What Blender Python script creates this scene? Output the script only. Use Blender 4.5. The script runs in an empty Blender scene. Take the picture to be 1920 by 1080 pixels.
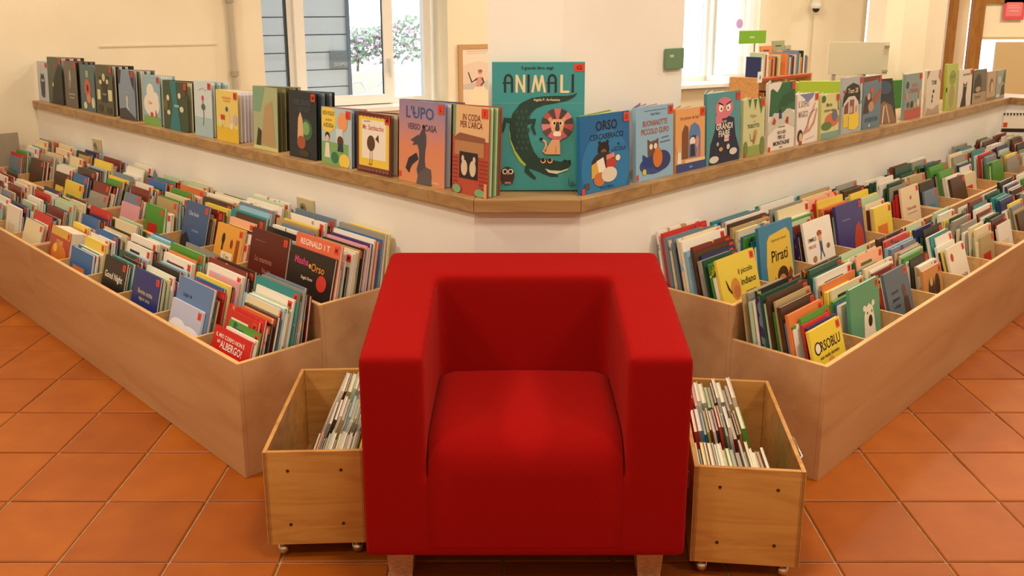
import bpy, math, random
from mathutils import Matrix, Vector

# ------------------------------------------------------------------ camera, world, lights
sc = bpy.context.scene
COL = sc.collection
CAMZ = 1.5
F = 1656.0 / 1920.0 * 36.0
cam_d = bpy.data.cameras.new('camera'); cam_d.sensor_width = 36.0; cam_d.lens = F
cam_d.shift_y = (395.0 - 540.0) / 1920.0
cam_d.shift_x = -5.0 / 1920.0
cam = bpy.data.objects.new('camera', cam_d); COL.objects.link(cam)
PITCH = math.atan(385 / 1656.0)
cam.location = (0, 0, CAMZ); cam.rotation_euler = (math.pi / 2 - PITCH, 0, 0)
sc.camera = cam
sc.view_settings.view_transform = 'Standard'
sc.view_settings.look = 'None'
sc.view_settings.gamma = 1.0
sc.view_settings.use_curve_mapping = False
sc.view_settings.exposure = 0.12

world = bpy.data.worlds.new('daylight'); sc.world = world; world.use_nodes = True
bg = world.node_tree.nodes['Background']
bg.inputs[0].default_value = (0.90, 0.95, 1.0, 1); bg.inputs[1].default_value = 4.0


def area(name, loc, size, power, color, rot=(0, 0, 0)):
    d = bpy.data.lights.new(name, 'AREA'); d.shape = 'DISK'; d.size = size; d.energy = power; d.color = color
    o = bpy.data.objects.new(name, d); COL.objects.link(o); o.location = loc; o.rotation_euler = rot
    return o


WARM = (1.0, 0.86, 0.67)
for i, (x, y, pw) in enumerate(((-2.3, 2.3, 34), (2.3, 2.2, 31), (0.1, 1.5, 24), (-2.2, 0.2, 22), (2.2, 0.2, 18),
                                (-2.9, 4.9, 17), (3.3, 4.6, 24), (0.3, 4.9, 25), (3.2, 7.0, 28), (5.4, 7.4, 30), (1.2, 6.9, 25))):  # rearmost lights are added fill for the back and far walls, no fixtures there
    area('ceiling_and_fill_light', (x, y, 3.05), 0.45, pw * 1.4, WARM)

# ------------------------------------------------------------------ helpers
rnd = random.Random(11)


def lin(c):
    return c / 12.92 if c <= 0.04045 else ((c + 0.055) / 1.055) ** 2.4


def hx(h):
    h = h.lstrip('#')
    return tuple(lin(int(h[i:i + 2], 16) / 255.0) for i in (0, 2, 4)) + (1,)


MATS = {}


def M(h, rough=0.5, metal=0.0, key=None, spec=0.4):
    k = key or (h, rough, metal)
    if k in MATS: return MATS[k]
    m = bpy.data.materials.new('paint_' + h.strip('#')); m.use_nodes = True
    b = m.node_tree.nodes['Principled BSDF']
    b.inputs['Base Color'].default_value = hx(h); b.inputs['Roughness'].default_value = rough
    b.inputs['Metallic'].default_value = metal; b.inputs['Specular IOR Level'].default_value = spec
    MATS[k] = m
    return m


def nodes(name):
    m = bpy.data.materials.new(name); m.use_nodes = True
    nt = m.node_tree
    return m, nt, nt.nodes['Principled BSDF']


def N(nt, t, **kw):
    n = nt.nodes.new(t)
    for k, v in kw.items(): setattr(n, k, v)
    return n


def ramp(nt, stops, interp='LINEAR'):
    r = nt.nodes.new('ShaderNodeValToRGB'); r.color_ramp.interpolation = interp
    e = r.color_ramp.elements
    while len(e) < len(stops): e.new(0.5)
    for i, (p, c) in enumerate(stops):
        e[i].position = p; e[i].color = hx(c) if isinstance(c, str) else c
    return r


def noise_mat(name, c1, c2, scale=(6, 6, 6), detail=4, rough=0.6, bump=0.0, bscale=200, coord='Object', spec=0.3, lo=.35, hi=.65):
    m, nt, b = nodes(name)
    tc = N(nt, 'ShaderNodeTexCoord'); mp = N(nt, 'ShaderNodeMapping'); mp.inputs['Scale'].default_value = scale
    nt.links.new(tc.outputs[coord], mp.inputs[0])
    n = N(nt, 'ShaderNodeTexNoise'); n.inputs['Scale'].default_value = 1; n.inputs['Detail'].default_value = detail
    nt.links.new(mp.outputs[0], n.inputs['Vector'])
    r = ramp(nt, [(lo, c1), (hi, c2)]); nt.links.new(n.outputs[0], r.inputs[0])
    nt.links.new(r.outputs[0], b.inputs['Base Color'])
    b.inputs['Roughness'].default_value = rough; b.inputs['Specular IOR Level'].default_value = spec
    if bump:
        n2 = N(nt, 'ShaderNodeTexNoise'); n2.inputs['Scale'].default_value = bscale; n2.inputs['Detail'].default_value = 2
        nt.links.new(tc.outputs[coord], n2.inputs['Vector'])
        bp = N(nt, 'ShaderNodeBump'); bp.inputs['Strength'].default_value = bump; bp.inputs['Distance'].default_value = 0.002
        nt.links.new(n2.outputs[0], bp.inputs['Height']); nt.links.new(bp.outputs[0], b.inputs['Normal'])
    return m


def wood_mat(name, c1, c2, c3, scale=(3, 40, 40), rough=0.42, dist=1.5):
    m, nt, b = nodes(name)
    tc = N(nt, 'ShaderNodeTexCoord'); mp = N(nt, 'ShaderNodeMapping'); mp.inputs['Scale'].default_value = scale
    nt.links.new(tc.outputs['Object'], mp.inputs[0])
    n = N(nt, 'ShaderNodeTexNoise'); n.inputs['Scale'].default_value = 1; n.inputs['Detail'].default_value = 5
    n.inputs['Distortion'].default_value = dist
    nt.links.new(mp.outputs[0], n.inputs['Vector'])
    r = ramp(nt, [(.3, c1), (.5, c2), (.72, c3)]); nt.links.new(n.outputs[0], r.inputs[0])
    nt.links.new(r.outputs[0], b.inputs['Base Color'])
    b.inputs['Roughness'].default_value = rough; b.inputs['Specular IOR Level'].default_value = 0.35
    return m


def mesh(name, verts, faces, mats=(), idx=None, smooth=False):
    me = bpy.data.meshes.new(name); me.from_pydata([tuple(v) for v in verts], [], faces)
    for m in mats: me.materials.append(m)
    if idx: me.polygons.foreach_set('material_index', idx)
    if smooth: me.polygons.foreach_set('use_smooth', [True] * len(me.polygons))
    me.update()
    return me


def obj(name, me, parent=None, mat=None, loc=None, rot=None):
    o = bpy.data.objects.new(name, me); COL.objects.link(o)
    if mat is not None and me is not None and not me.materials: me.materials.append(mat)
    if parent: o.parent = parent
    if loc is not None: o.location = loc
    if rot is not None: o.rotation_euler = rot
    return o


def thing(name, label, cat, loc=(0, 0, 0), rz=0, group=None):
    o = bpy.data.objects.new(name, None); COL.objects.link(o); o.location = loc; o.rotation_euler = (0, 0, rz)
    o.empty_display_size = 0.1
    return tag(o, label, cat, group)


def tag(o, label, cat, group=None, kind=None):
    o['label'] = label; o['category'] = cat
    if group: o['group'] = group
    if kind: o['kind'] = kind
    return o


def struct(o, label=None, cat=None):
    o['kind'] = 'structure'
    if label: o['label'] = label
    if cat: o['category'] = cat
    return o


class MB:
    """collects shapes into one mesh"""

    def __init__(s): s.v = []; s.f = []; s.i = []; s.m = []

    def mi(s, mat):
        if mat not in s.m: s.m.append(mat)
        return s.m.index(mat)

    def add(s, vs, fs, mat, T=None):
        b = len(s.v); k = s.mi(mat)
        s.v += [tuple(T @ Vector(v)) if T else tuple(v) for v in vs]
        s.f += [tuple(b + j for j in f) for f in fs]; s.i += [k] * len(fs)
        return s

    def box(s, a, b, mat, T=None):
        (x0, y0, z0), (x1, y1, z1) = a, b
        vs = [(x0, y0, z0), (x1, y0, z0), (x1, y1, z0), (x0, y1, z0), (x0, y0, z1), (x1, y0, z1), (x1, y1, z1), (x0, y1, z1)]
        return s.add(vs, [(3, 2, 1, 0), (4, 5, 6, 7), (0, 1, 5, 4), (1, 2, 6, 5), (2, 3, 7, 6), (3, 0, 4, 7)], mat, T)

    def prism(s, pts, z0, z1, mat, T=None):
        n = len(pts)
        vs = [(x, y, z0) for x, y in pts] + [(x, y, z1) for x, y in pts]
        fs = [tuple(range(n - 1, -1, -1)), tuple(range(n, 2 * n))] + [(i, (i + 1) % n, n + (i + 1) % n, n + i) for i in range(n)]
        return s.add(vs, fs, mat, T)

    def lathe(s, prof, mat, seg=16, T=None):
        vs = []; fs = []
        for r, z in prof:
            for k in range(seg):
                a = 2 * math.pi * k / seg; vs.append((r * math.cos(a), r * math.sin(a), z))
        for j in range(len(prof) - 1):
            for k in range(seg):
                fs.append((j * seg + k, j * seg + (k + 1) % seg, (j + 1) * seg + (k + 1) % seg, (j + 1) * seg + k))
        fs.append(tuple(range(seg - 1, -1, -1))); fs.append(tuple((len(prof) - 1) * seg + k for k in range(seg)))
        return s.add(vs, fs, mat, T)

    def tube(s, pts, r, mat, seg=8, T=None):
        pts = [Vector(p) for p in pts]; vs = []; fs = []
        for i, p in enumerate(pts):
            d = (pts[min(i + 1, len(pts) - 1)] - pts[max(i - 1, 0)]).normalized()
            u = d.cross(Vector((0, 0, 1)) if abs(d.z) < .9 else Vector((1, 0, 0))).normalized(); w = d.cross(u)
            for k in range(seg):
                a = 2 * math.pi * k / seg; vs.append(p + r * (math.cos(a) * u + math.sin(a) * w))
        for j in range(len(pts) - 1):
            for k in range(seg):
                fs.append((j * seg + k, (j + 1) * seg + k, (j + 1) * seg + (k + 1) % seg, j * seg + (k + 1) % seg))
        fs.append(tuple(range(seg))); fs.append(tuple((len(pts) - 1) * seg + k for k in range(seg - 1, -1, -1)))
        return s.add(vs, fs, mat, T)

    def mesh(s, name, smooth=False): return mesh(name, s.v, s.f, s.m, s.i, smooth)

    def build(s, name, parent=None, loc=None, rot=None, smooth=False): return obj(name, s.mesh(name, smooth), parent, None, loc, rot)


def bevel(o, w, seg=2, ang=40):
    b = o.modifiers.new('bevel', 'BEVEL'); b.width = w; b.segments = seg; b.limit_method = 'ANGLE'; b.angle_limit = math.radians(ang)
    return o


def boxo(name, a, b, mat, parent=None, bev=0.0, loc=None, rot=None):
    o = MB().box(a, b, mat).build(name, parent, loc, rot)
    if bev: bevel(o, bev)
    return o


# text -> flat mesh data (verts in XY, faces), cached; height of capital ~ 1
TXT = {}


def text_data(s):
    if s in TXT: return TXT[s]
    cu = bpy.data.curves.new('lettering', 'FONT'); cu.body = s; cu.size = 1.0; cu.resolution_u = 2; cu.offset = .016
    cu.align_x = 'CENTER'; cu.align_y = 'CENTER'
    o = bpy.data.objects.new('lettering', cu)
    me = bpy.data.meshes.new_from_object(o)
    vs = [v.co.copy() for v in me.vertices]; fs = [tuple(p.vertices) for p in me.polygons]
    xs = [v.x for v in vs] or [0]; ys = [v.y for v in vs] or [0]
    cx, cy = (min(xs) + max(xs)) / 2, (min(ys) + max(ys)) / 2
    w, h = max(xs) - min(xs), max(ys) - min(ys)
    vs = [(v.x - cx, v.y - cy) for v in vs]
    bpy.data.objects.remove(o); bpy.data.curves.remove(cu); bpy.data.meshes.remove(me)
    TXT[s] = (vs, fs, w or 1, h or 1)
    return TXT[s]


def cl1(v): return min(max(v, 0.002), 0.998)


def art_mesh(art, w, h, y0=-0.0004, dy=0.00012):
    """flat print on a cover: x right, z up, facing -Y"""
    mb = MB(); y = y0
    for a in art:
        k = a[0]; y -= dy
        if k == 'R':
            _, x0, z0, x1, z1, c = a
            x0, x1 = max(x0, 0), min(x1, 1); z0, z1 = max(z0, 0), min(z1, 1)
            mb.add([(x0 * w, y, z0 * h), (x1 * w, y, z0 * h), (x1 * w, y, z1 * h), (x0 * w, y, z1 * h)], [(0, 1, 2, 3)], M(c))
        elif k == 'E':
            _, cx, cz, rx, rz, c = a[:6]
            n = 20 if rx * w > .01 else 10
            vs = [(w * cl1(cx + rx * math.cos(t * 2 * math.pi / n)), y, h * cl1(cz + rz * math.sin(t * 2 * math.pi / n))) for t in range(n)]
            mb.add(vs, [tuple(range(n))], M(c))
        elif k == 'P':
            _, pts, c = a
            mb.add([(cl1(x) * w, y, cl1(z) * h) for x, z in pts], [tuple(range(len(pts)))], M(c))
        elif k in 'VS':     # stroke, V: per-point half width (fraction of w)
            if k == 'S': _, pts, hw, c = a; pts = [(p[0], p[1], hw) for p in pts]
            else: _, pts, c = a
            P = [Vector((p[0] * w, p[1] * h)) for p in pts]; vs = []
            for i, p in enumerate(P):
                d = (P[min(i + 1, len(P) - 1)] - P[max(i - 1, 0)]).normalized(); n = Vector((-d.y, d.x)) * pts[i][2] * w
                vs += [(min(max(p.x + n.x, 0), w), y, min(max(p.y + n.y, 0), h)), (min(max(p.x - n.x, 0), w), y, min(max(p.y - n.y, 0), h))]
            mb.add(vs, [(2 * i + 1, 2 * i + 3, 2 * i + 2, 2 * i) for i in range(len(P) - 1)], M(c))
        elif k == 'T':
            _, s, cx, cz, hh, c = a[:6]; mw = a[6] if len(a) > 6 else .9; ang = a[7] if len(a) > 7 else 0
            vs, fs, tw, th = text_data(s)
            sz = hh * h / th; sx = min(sz, mw * w / tw)
            if len(a) > 8: sx = mw * w / tw
            ca, sa = math.cos(ang), math.sin(ang)
            out = []
            for vx, vz in vs:
                px, pz = vx * sx, vz * sz
                out.append((cx * w + px * ca - pz * sa, y, cz * h + px * sa + pz * ca))
            mb.add(out, fs, M(c))
    return mb.mesh('cover_art')


STK = {}


def sticker_mesh(letter, size=.026):
    k = (letter, size)
    if k not in STK:
        mb = MB(); s = size / 2
        mb.box((-s, -0.0006, -s), (s, 0, s), M('#d9452f', .5))
        lm = None
        if letter:
            lt = MB(); vs, fs, tw, th = text_data(letter); sz = size * .55 / th
            lt.add([(x * sz, -0.0008, z * sz) for x, z in vs], fs, M('#5a1712', .5)); lm = lt.mesh('letter')
        STK[k] = (mb.mesh('sticker'), lm)
    return STK[k]


def add_sticker(o, letter, size, loc):
    sm, lm = sticker_mesh(letter, size)
    s = obj('sticker', sm, o); s.location = loc
    if lm: obj('letter', lm, s)
    return s


# ------------------------------------------------------------------ materials of the place
WALL = noise_mat('wall_plaster', '#efe2c6', '#f3e8cf', (2, 2, 2), 3, .85, .15, 90)
PARAPET = noise_mat('parapet_plaster', '#f3efe8', '#f8f5f0', (2, 2, 2), 3, .8, .12, 90)
BEECH = wood_mat('beech_laminate', '#b98b60', '#c4976b', '#cba177', (1.2, 9, 9), .45, .6)
BEECHE = wood_mat('beech_edge', '#cc9e63', '#d8ab70', '#e0b67d', (6, 30, 30), .5)
CRATEW = wood_mat('birch_plywood', '#b47d3e', '#c8934f', '#d2a05b', (1.6, 9, 14), .4, 2.2)
CRATE_SHADED = wood_mat('birch_plywood_shaded', '#9a6630', '#aa763c', '#b38044', (1.6, 9, 14), .5, 1.5)  # same plywood in darker tones, the shade inside the crate put into the colour
OAK = wood_mat('oak_ledge', '#92704a', '#a88557', '#b69367', (1.6, 14, 22), .38, 1.2)
PAPER = noise_mat('paper_edges', '#ded4be', '#f2ebdc', (30, 400, 4), 2, .8)
CHROME = M('#d8d8d4', .18, 1.0)
WHITEF = M('#f2f1ec', .35, key='window_white')


def fabric():
    m, nt, b = nodes('red_wool')
    tc = N(nt, 'ShaderNodeTexCoord')
    n = N(nt, 'ShaderNodeTexNoise'); n.inputs['Scale'].default_value = 900; n.inputs['Detail'].default_value = 2
    nt.links.new(tc.outputs['Object'], n.inputs['Vector'])
    r = ramp(nt, [(.3, '#8c0706'), (.7, '#9d0a07')]); nt.links.new(n.outputs[0], r.inputs[0])
    nt.links.new(r.outputs[0], b.inputs['Base Color']); b.inputs['Roughness'].default_value = .9
    b.inputs['Specular IOR Level'].default_value = .1
    b.inputs['Sheen Weight'].default_value = .15; b.inputs['Sheen Tint'].default_value = hx('#ff6050')
    bp = N(nt, 'ShaderNodeBump'); bp.inputs['Strength'].default_value = .25; bp.inputs['Distance'].default_value = .001
    nt.links.new(n.outputs[0], bp.inputs['Height']); nt.links.new(bp.outputs[0], b.inputs['Normal'])
    return m


def tile_mat():
    m, nt, b = nodes('terracotta')
    tc = N(nt, 'ShaderNodeTexCoord'); oi = N(nt, 'ShaderNodeObjectInfo')
    add = N(nt, 'ShaderNodeVectorMath', operation='ADD'); sc_ = N(nt, 'ShaderNodeVectorMath', operation='SCALE')
    comb = N(nt, 'ShaderNodeCombineXYZ')
    for k in range(3): nt.links.new(oi.outputs['Random'], comb.inputs[k])
    nt.links.new(comb.outputs[0], sc_.inputs[0]); sc_.inputs['Scale'].default_value = 50
    nt.links.new(tc.outputs['Object'], add.inputs[0]); nt.links.new(sc_.outputs[0], add.inputs[1])
    n = N(nt, 'ShaderNodeTexNoise'); n.inputs['Scale'].default_value = 7; n.inputs['Detail'].default_value = 6
    nt.links.new(add.outputs[0], n.inputs['Vector'])
    r = ramp(nt, [(.25, '#8a4309'), (.5, '#9b4f0c'), (.78, '#ab6015')]); nt.links.new(n.outputs[0], r.inputs[0])
    r2 = ramp(nt, [(0, '#8e4509'), (.5, '#9c500c'), (1, '#a85b12')]); nt.links.new(oi.outputs['Random'], r2.inputs[0])
    mx = N(nt, 'ShaderNodeMixRGB'); mx.inputs[0].default_value = .5
    nt.links.new(r.outputs[0], mx.inputs[1]); nt.links.new(r2.outputs[0], mx.inputs[2])
    nt.links.new(mx.outputs[0], b.inputs['Base Color'])
    b.inputs['Roughness'].default_value = .5; b.inputs['Specular IOR Level'].default_value = .25
    n2 = N(nt, 'ShaderNodeTexNoise'); n2.inputs['Scale'].default_value = 22; n2.inputs['Detail'].default_value = 4
    nt.links.new(add.outputs[0], n2.inputs['Vector'])
    bp = N(nt, 'ShaderNodeBump'); bp.inputs['Strength'].default_value = .25; bp.inputs['Distance'].default_value = .003
    nt.links.new(n2.outputs[0], bp.inputs['Height']); nt.links.new(bp.outputs[0], b.inputs['Normal'])
    return m


RED = fabric(); TILE = tile_mat()
GROUT = noise_mat('grout', '#9b7a58', '#b08e69', (40, 40, 40), 3, .9)

# ------------------------------------------------------------------ wings (x = reader's right, q = depth towards the wall)
C45 = math.sqrt(.5)
A_R = math.radians(44.2)


class Wing:
    def __init__(s, O, right, eq, name):
        s.O = Vector(O); s.r = Vector(right); s.e = Vector(eq); s.rz = math.atan2(right[1], right[0]); s.name = name

    def P(s, x, q, z=0.0):
        v = s.O + s.r * x + s.e * q
        return Vector((v.x, v.y, z))


WL = Wing((-.875, 2.602), (C45, -C45), (C45, C45), 'left')
WR = Wing((.979, 2.582), (math.sin(A_R), math.cos(A_R)), (-math.cos(A_R), math.sin(A_R)), 'right')
WL.sgn, WR.sgn = -1, 1
WL.q1, WL.qw = .31, .665
WR.q1, WR.qw = .34, .70
WL.end, WR.end = -3.88, 4.12
ZL0, ZL1 = .847, .892        # ledge underside and top
TH = .27                     # parapet thickness

# ------------------------------------------------------------------ floor with tiles
fl = boxo('floor', (-7, -2.5, -.05), (9, 12, -.006), GROUT); struct(fl, 'terracotta tiled floor with sandy joints', 'floor')
TP = .3075
tile_me = bpy.data.meshes.new('tile')
g = TP / 2 - .0035
tb = MB()
b_ = .004
tb.add([(-g, -g, -.006), (g, -g, -.006), (g, g, -.006), (-g, g, -.006),
        (-g, -g, -.003), (g, -g, -.003), (g, g, -.003), (-g, g, -.003),
        (-g + b_, -g + b_, 0), (g - b_, -g + b_, 0), (g - b_, g - b_, 0), (-g + b_, g - b_, 0)],
       [(8, 9, 10, 11)] + [(i, (i + 1) % 4, 4 + (i + 1) % 4, 4 + i) for i in range(4)] +
       [(4 + i, 4 + (i + 1) % 4, 8 + (i + 1) % 4, 8 + i) for i in range(4)], TILE)
tile_me = tb.mesh('tile')
X0, Y0 = -.957 - TP / 2, 2.776 - TP / 2


def in_front(x, y):
    p = Vector((x, y))
    ql = (p - WL.O).dot(WL.e); qr = (p - WR.O).dot(WR.e)
    xl = (p - WL.O).dot(WL.r); xr = (p - WR.O).dot(WR.r)
    if x < 0: return (ql < .25 or xl > -.15) and ql < .75
    return (qr < .25 or xr < .15) and qr < .75


cnt = 0
for i in range(-12, 16):
    for j in range(-4, 14):
        x, y = X0 + TP * i, Y0 + TP * j
        if not (-4.2 < x < 4.2 and 1.5 < y < 5.6) or abs(x) > .95 * y + .6 or not in_front(x, y): continue
        o = obj('tile', tile_me, fl, loc=(x, y, rnd.uniform(-.0006, .0004))); o.rotation_euler = (rnd.uniform(-.002, .002), rnd.uniform(-.002, .002), 0)
        cnt += 1
print('tiles', cnt)

# ------------------------------------------------------------------ parapet walls and oak ledge
CL = WL.P(.405, .665); CR = WR.P(-.398, .70)           # wall corner points of the chamfer (approx.)
yc = 2.79
pl = Vector((-.134 - .008, yc)); pr = Vector((.215 + .008, yc))


def quadprism(name, pts, z0, z1, mat, parent=None): return MB().prism([(p[0], p[1]) for p in pts], z0, z1, mat).build(name, parent)


le = WL.P(WL.end, WL.qw); leb = WL.P(WL.end, WL.qw + TH)
xl0 = (pl - WL.O).dot(WL.r); pl = WL.P(xl0, WL.qw)
xr0 = (pr - WR.O).dot(WR.r); pr = WR.P(xr0, WR.qw)
plb = Vector((pl.x + .12, pl.y + TH)); prb = Vector((pr.x - .12, pr.y + TH))
plb2 = WL.P(xl0, WL.qw + TH); prb2 = WR.P(xr0, WR.qw + TH)
re_ = WR.P(WR.end + .02, WR.qw); reb = WR.P(WR.end + .3, WR.qw + TH)
ZP = ZL0 - .0005
struct(quadprism('wall_left', [le, pl, plb2, leb], -.04, ZP, PARAPET), 'white parapet wall under the left ledge', 'wall')
struct(quadprism('wall_center', [pl, pr, prb2, plb2], -.04, ZP, PARAPET), 'white chamfered parapet corner behind the armchair', 'wall')
struct(quadprism('wall_right', [pr, re_, reb, prb2], -.04, ZP, PARAPET), 'white parapet wall under the right ledge', 'wall')
# return of the right parapet, running back towards the room
ra, rb = WR.P(WR.end + .02, WR.qw), WR.P(WR.end + .02, -.9); rc, rd = WR.P(WR.end + .29, -.9), WR.P(WR.end + .29, WR.qw)
struct(quadprism('wall_return', [rb, rc, rd, ra], -.04, ZP, PARAPET), 'white parapet turning back at the right end', 'wall')
OV = .02
ledge = thing('trim_1', 'oak ledge board running along the parapet top', 'ledge'); struct(ledge)


def ledge_piece(pts):
    return bevel(quadprism('ledge_board', pts, ZL0, ZL1, OAK, ledge), .003, 2)


def front(w, x, d=OV): return w.P(x, w.qw - d)


fl_ = Vector((-.134, 2.77)); fr_ = Vector((.215, 2.77))
flx = (fl_ - WL.O).dot(WL.r); frx = (fr_ - WR.O).dot(WR.r)
fl_ = WL.P(flx, WL.qw - OV); fr_ = WR.P(frx, WR.qw - OV)
bl = WL.P(xl0 - .01, WL.qw + TH); br = WR.P(xr0 + .01, WR.qw + TH)
bl2 = Vector((-.06, 3.02)); br2 = Vector((.14, 3.02))
gl = .0008
ledge_piece([WL.P(WL.end, WL.qw - OV), WL.P(-1.92, WL.qw - OV), WL.P(-1.92, WL.qw + TH), WL.P(WL.end, WL.qw + TH)])
ledge_piece([WL.P(-1.918, WL.qw - OV), fl_, Vector((-.091, 3.12)), WL.P(xl0 - .15, WL.qw + TH), WL.P(-1.918, WL.qw + TH)])
ledge_piece([fl_ + Vector((gl, 0, 0)), fr_ - Vector((gl, 0, 0)), Vector((.17, 3.12)), Vector((-.09, 3.12))])
ledge_piece([fr_, WR.P(-.018, WR.qw - OV), WR.P(-.018, WR.qw + TH), WR.P(xr0 + .15, WR.qw + TH), Vector((.171, 3.12))])
ledge_piece([WR.P(-.016, WR.qw - OV), WR.P(2.2, WR.qw - OV), WR.P(2.2, WR.qw + TH), WR.P(-.016, WR.qw + TH)])
ledge_piece([WR.P(2.202, WR.qw - OV), WR.P(WR.end, WR.qw - OV), WR.P(WR.end + .29, WR.qw + TH), WR.P(2.202, WR.qw + TH)])
ledge_piece([WR.P(WR.end, WR.qw - OV - .001), WR.P(WR.end, -.9), WR.P(WR.end + .29, -.9), WR.P(WR.end + .29, WR.qw + TH - .001)])

# ------------------------------------------------------------------ pier, back walls, windows
pier = quadprism('wall_pier', [(-.0895, 3.0), (.161, 3.0), (.262, 3.10), (.655, 3.49), (.62, 3.8), (-.0895, 3.8)], ZL1 + .0005, 3.3, PARAPET)
struct(pier, 'white pier rising behind the ledge corner', 'pier')
# left end wall, perpendicular to the left wing
a_, b2_ = WL.P(WL.end - .002, -3.2), WL.P(WL.end - .002, 1.03)
c_, d_ = WL.P(WL.end - .25, 1.03), WL.P(WL.end - .25, -3.2)
struct(quadprism('wall_end', [d_, a_, b2_, c_][::1], -.04, 3.3, WALL), 'cream end wall at the far left', 'wall')
TB = math.radians(29)
B0 = Vector((-2.87, 6.05)); BD = Vector((math.cos(TB), math.sin(TB))); BN = Vector((-math.sin(TB), math.cos(TB)))
RB = TB


def wall_seg(mb, s0, s1, z0, z1, t=.36): mb.box((s0, 0, z0), (s1, t, z1), WALL)


ZS, ZT = .70, 2.45
mb = MB()
W1 = (1.165, 2.657); W2 = (4.95, 6.07)
for s0, s1 in ((-.6, W1[0]), (W1[1], W2[0]), (W2[1], 6.9)): wall_seg(mb, s0, s1, -.04, 3.3)
for s0, s1 in (W1, W2): wall_seg(mb, s0, s1, -.04, ZS); wall_seg(mb, s0, s1, ZT, 3.3)
bw = mb.build('wall_back', loc=(B0.x, B0.y, 0), rot=(0, 0, RB)); struct(bw, 'cream back wall with two windows', 'wall')
BK = Matrix.Translation((B0.x, B0.y, 0)) @ Matrix.Rotation(RB, 4, 'Z')


def glass_mat():
    m, nt, b = nodes('clear_glass')
    nt.nodes.remove(b)
    tr = N(nt, 'ShaderNodeBsdfTransparent'); gl_ = N(nt, 'ShaderNodeBsdfGlossy'); gl_.inputs['Roughness'].default_value = .03
    tr.inputs[0].default_value = (.93, .97, 1, 1)
    mx = N(nt, 'ShaderNodeMixShader'); mx.inputs[0].default_value = .06; nt.links.new(tr.outputs[0], mx.inputs[1]); nt.links.new(gl_.outputs[0], mx.inputs[2])
    nt.links.new(mx.outputs[0], nt.nodes['Material Output'].inputs[0])
    return m


GLASS = glass_mat()
DARK = M('#39434a', .5)


def frame(mb, x0, x1, z0, z1, y0, y1, wd, mat):
    mb.box((x0, y0, z0), (x0 + wd, y1, z1), mat); mb.box((x1 - wd, y0, z0), (x1, y1, z1), mat)
    mb.box((x0 + wd, y0, z0), (x1 - wd, y1, z0 + wd), mat); mb.box((x0 + wd, y0, z1 - wd), (x1 - wd, y1, z1), mat)


w1 = thing('window_1', 'white framed window with bluish shutter and hedge outside', 'window'); struct(w1)
w1.location = (B0.x, B0.y, 0); w1.rotation_euler = (0, 0, RB)
m_ = MB(); frame(m_, 1.10, 2.60, ZS, ZT, .22, .30, .06, WHITEF)
m_.box((1.405, .215, ZS + .06), (1.455, .30, ZT - .06), WHITEF)
m_.box((2.235, .225, ZS + .06), (2.27, .30, ZT - .06), WHITEF)
m_.build('outer_frame', w1)
m_ = MB(); m_.box((1.388, .22, ZS + .05), (1.404, .26, ZT - .06), DARK); m_.build('seal_strip', w1)
s_ = MB(); frame(s_, 1.45, 2.24, ZS + .02, 1.62, .17, .22, .075, WHITEF); sash = s_.build('sash', w1)
s_ = MB(); frame(s_, 1.45, 2.24, 1.64, ZT - .05, .17, .22, .06, WHITEF); sash2 = s_.build('sash', w1)
MB().box((1.525, .192, ZS + .095), (2.165, .198, 1.545), GLASS).build('pane', sash)
MB().box((1.51, .192, 1.70), (2.18, .198, ZT - .11), GLASS).build('pane', sash2)
MB().box((2.155, .188, ZS + .095), (2.165, .192, 1.545), DARK).build('seal_strip', sash)
MB().box((1.16, .262, ZS + .06), (1.388, .268, ZT - .06), GLASS).build('pane', w1)
MB().box((2.27, .262, ZS + .06), (2.54, .268, ZT - .06), GLASS).build('pane', w1)
h_ = MB().box((2.195, .14, .98), (2.215, .17, 1.08), M('#d9d9d4', .3)).box((2.199, .125, .93), (2.211, .14, 1.06), M('#d9d9d4', .3)).build('handle', sash)
MB().box((W1[0] - .06, -.03, ZS - .02), (W1[1] + .04, .0, ZS + .012), WHITEF).box((W1[0] + .01, 0, ZS), (W1[1] - .01, .22, ZS + .012), WHITEF).build('window_sill', w1)

w2 = thing('window_2', 'bright window with one sash swung open into the room', 'window'); struct(w2)
w2.location = (B0.x, B0.y, 0); w2.rotation_euler = (0, 0, RB)
m_ = MB(); frame(m_, W2[0], W2[1], ZS + .06, ZT, .22, .30, .055, WHITEF); m_.box((5.57, .215, ZS + .1), (5.62, .30, ZT - .05), WHITEF); m_.build('outer_frame', w2)
MB().box((5.0, .262, ZS + .11), (5.57, .268, ZT - .06), GLASS).build('pane', w2)
MB().box((W2[0] - .05, -.12, ZS + .03), (W2[1] - .25, .22, ZS + .06), WHITEF).build('window_sill', w2)
# open sash hinged at the right jamb
s_ = MB(); frame(s_, 0, .62, ZS + .06, ZT - .06, -.025, .025, .06, WHITEF)
sw = s_.build('open_sash', w2, loc=(5.62, .205, 0), rot=(0, 0, math.radians(270)))
MB().box((.06, -.003, ZS + .12), (.56, .003, ZT - .12), GLASS).build('pane', sw)
MB().lathe([(.045, 0), (.045, .0015)], M('#c43a6a', .5), 20, Matrix.Translation((.40, .006, 1.33)) @ Matrix.Rotation(math.pi / 2, 4, 'X')).build('round_sticker', sw)

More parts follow.
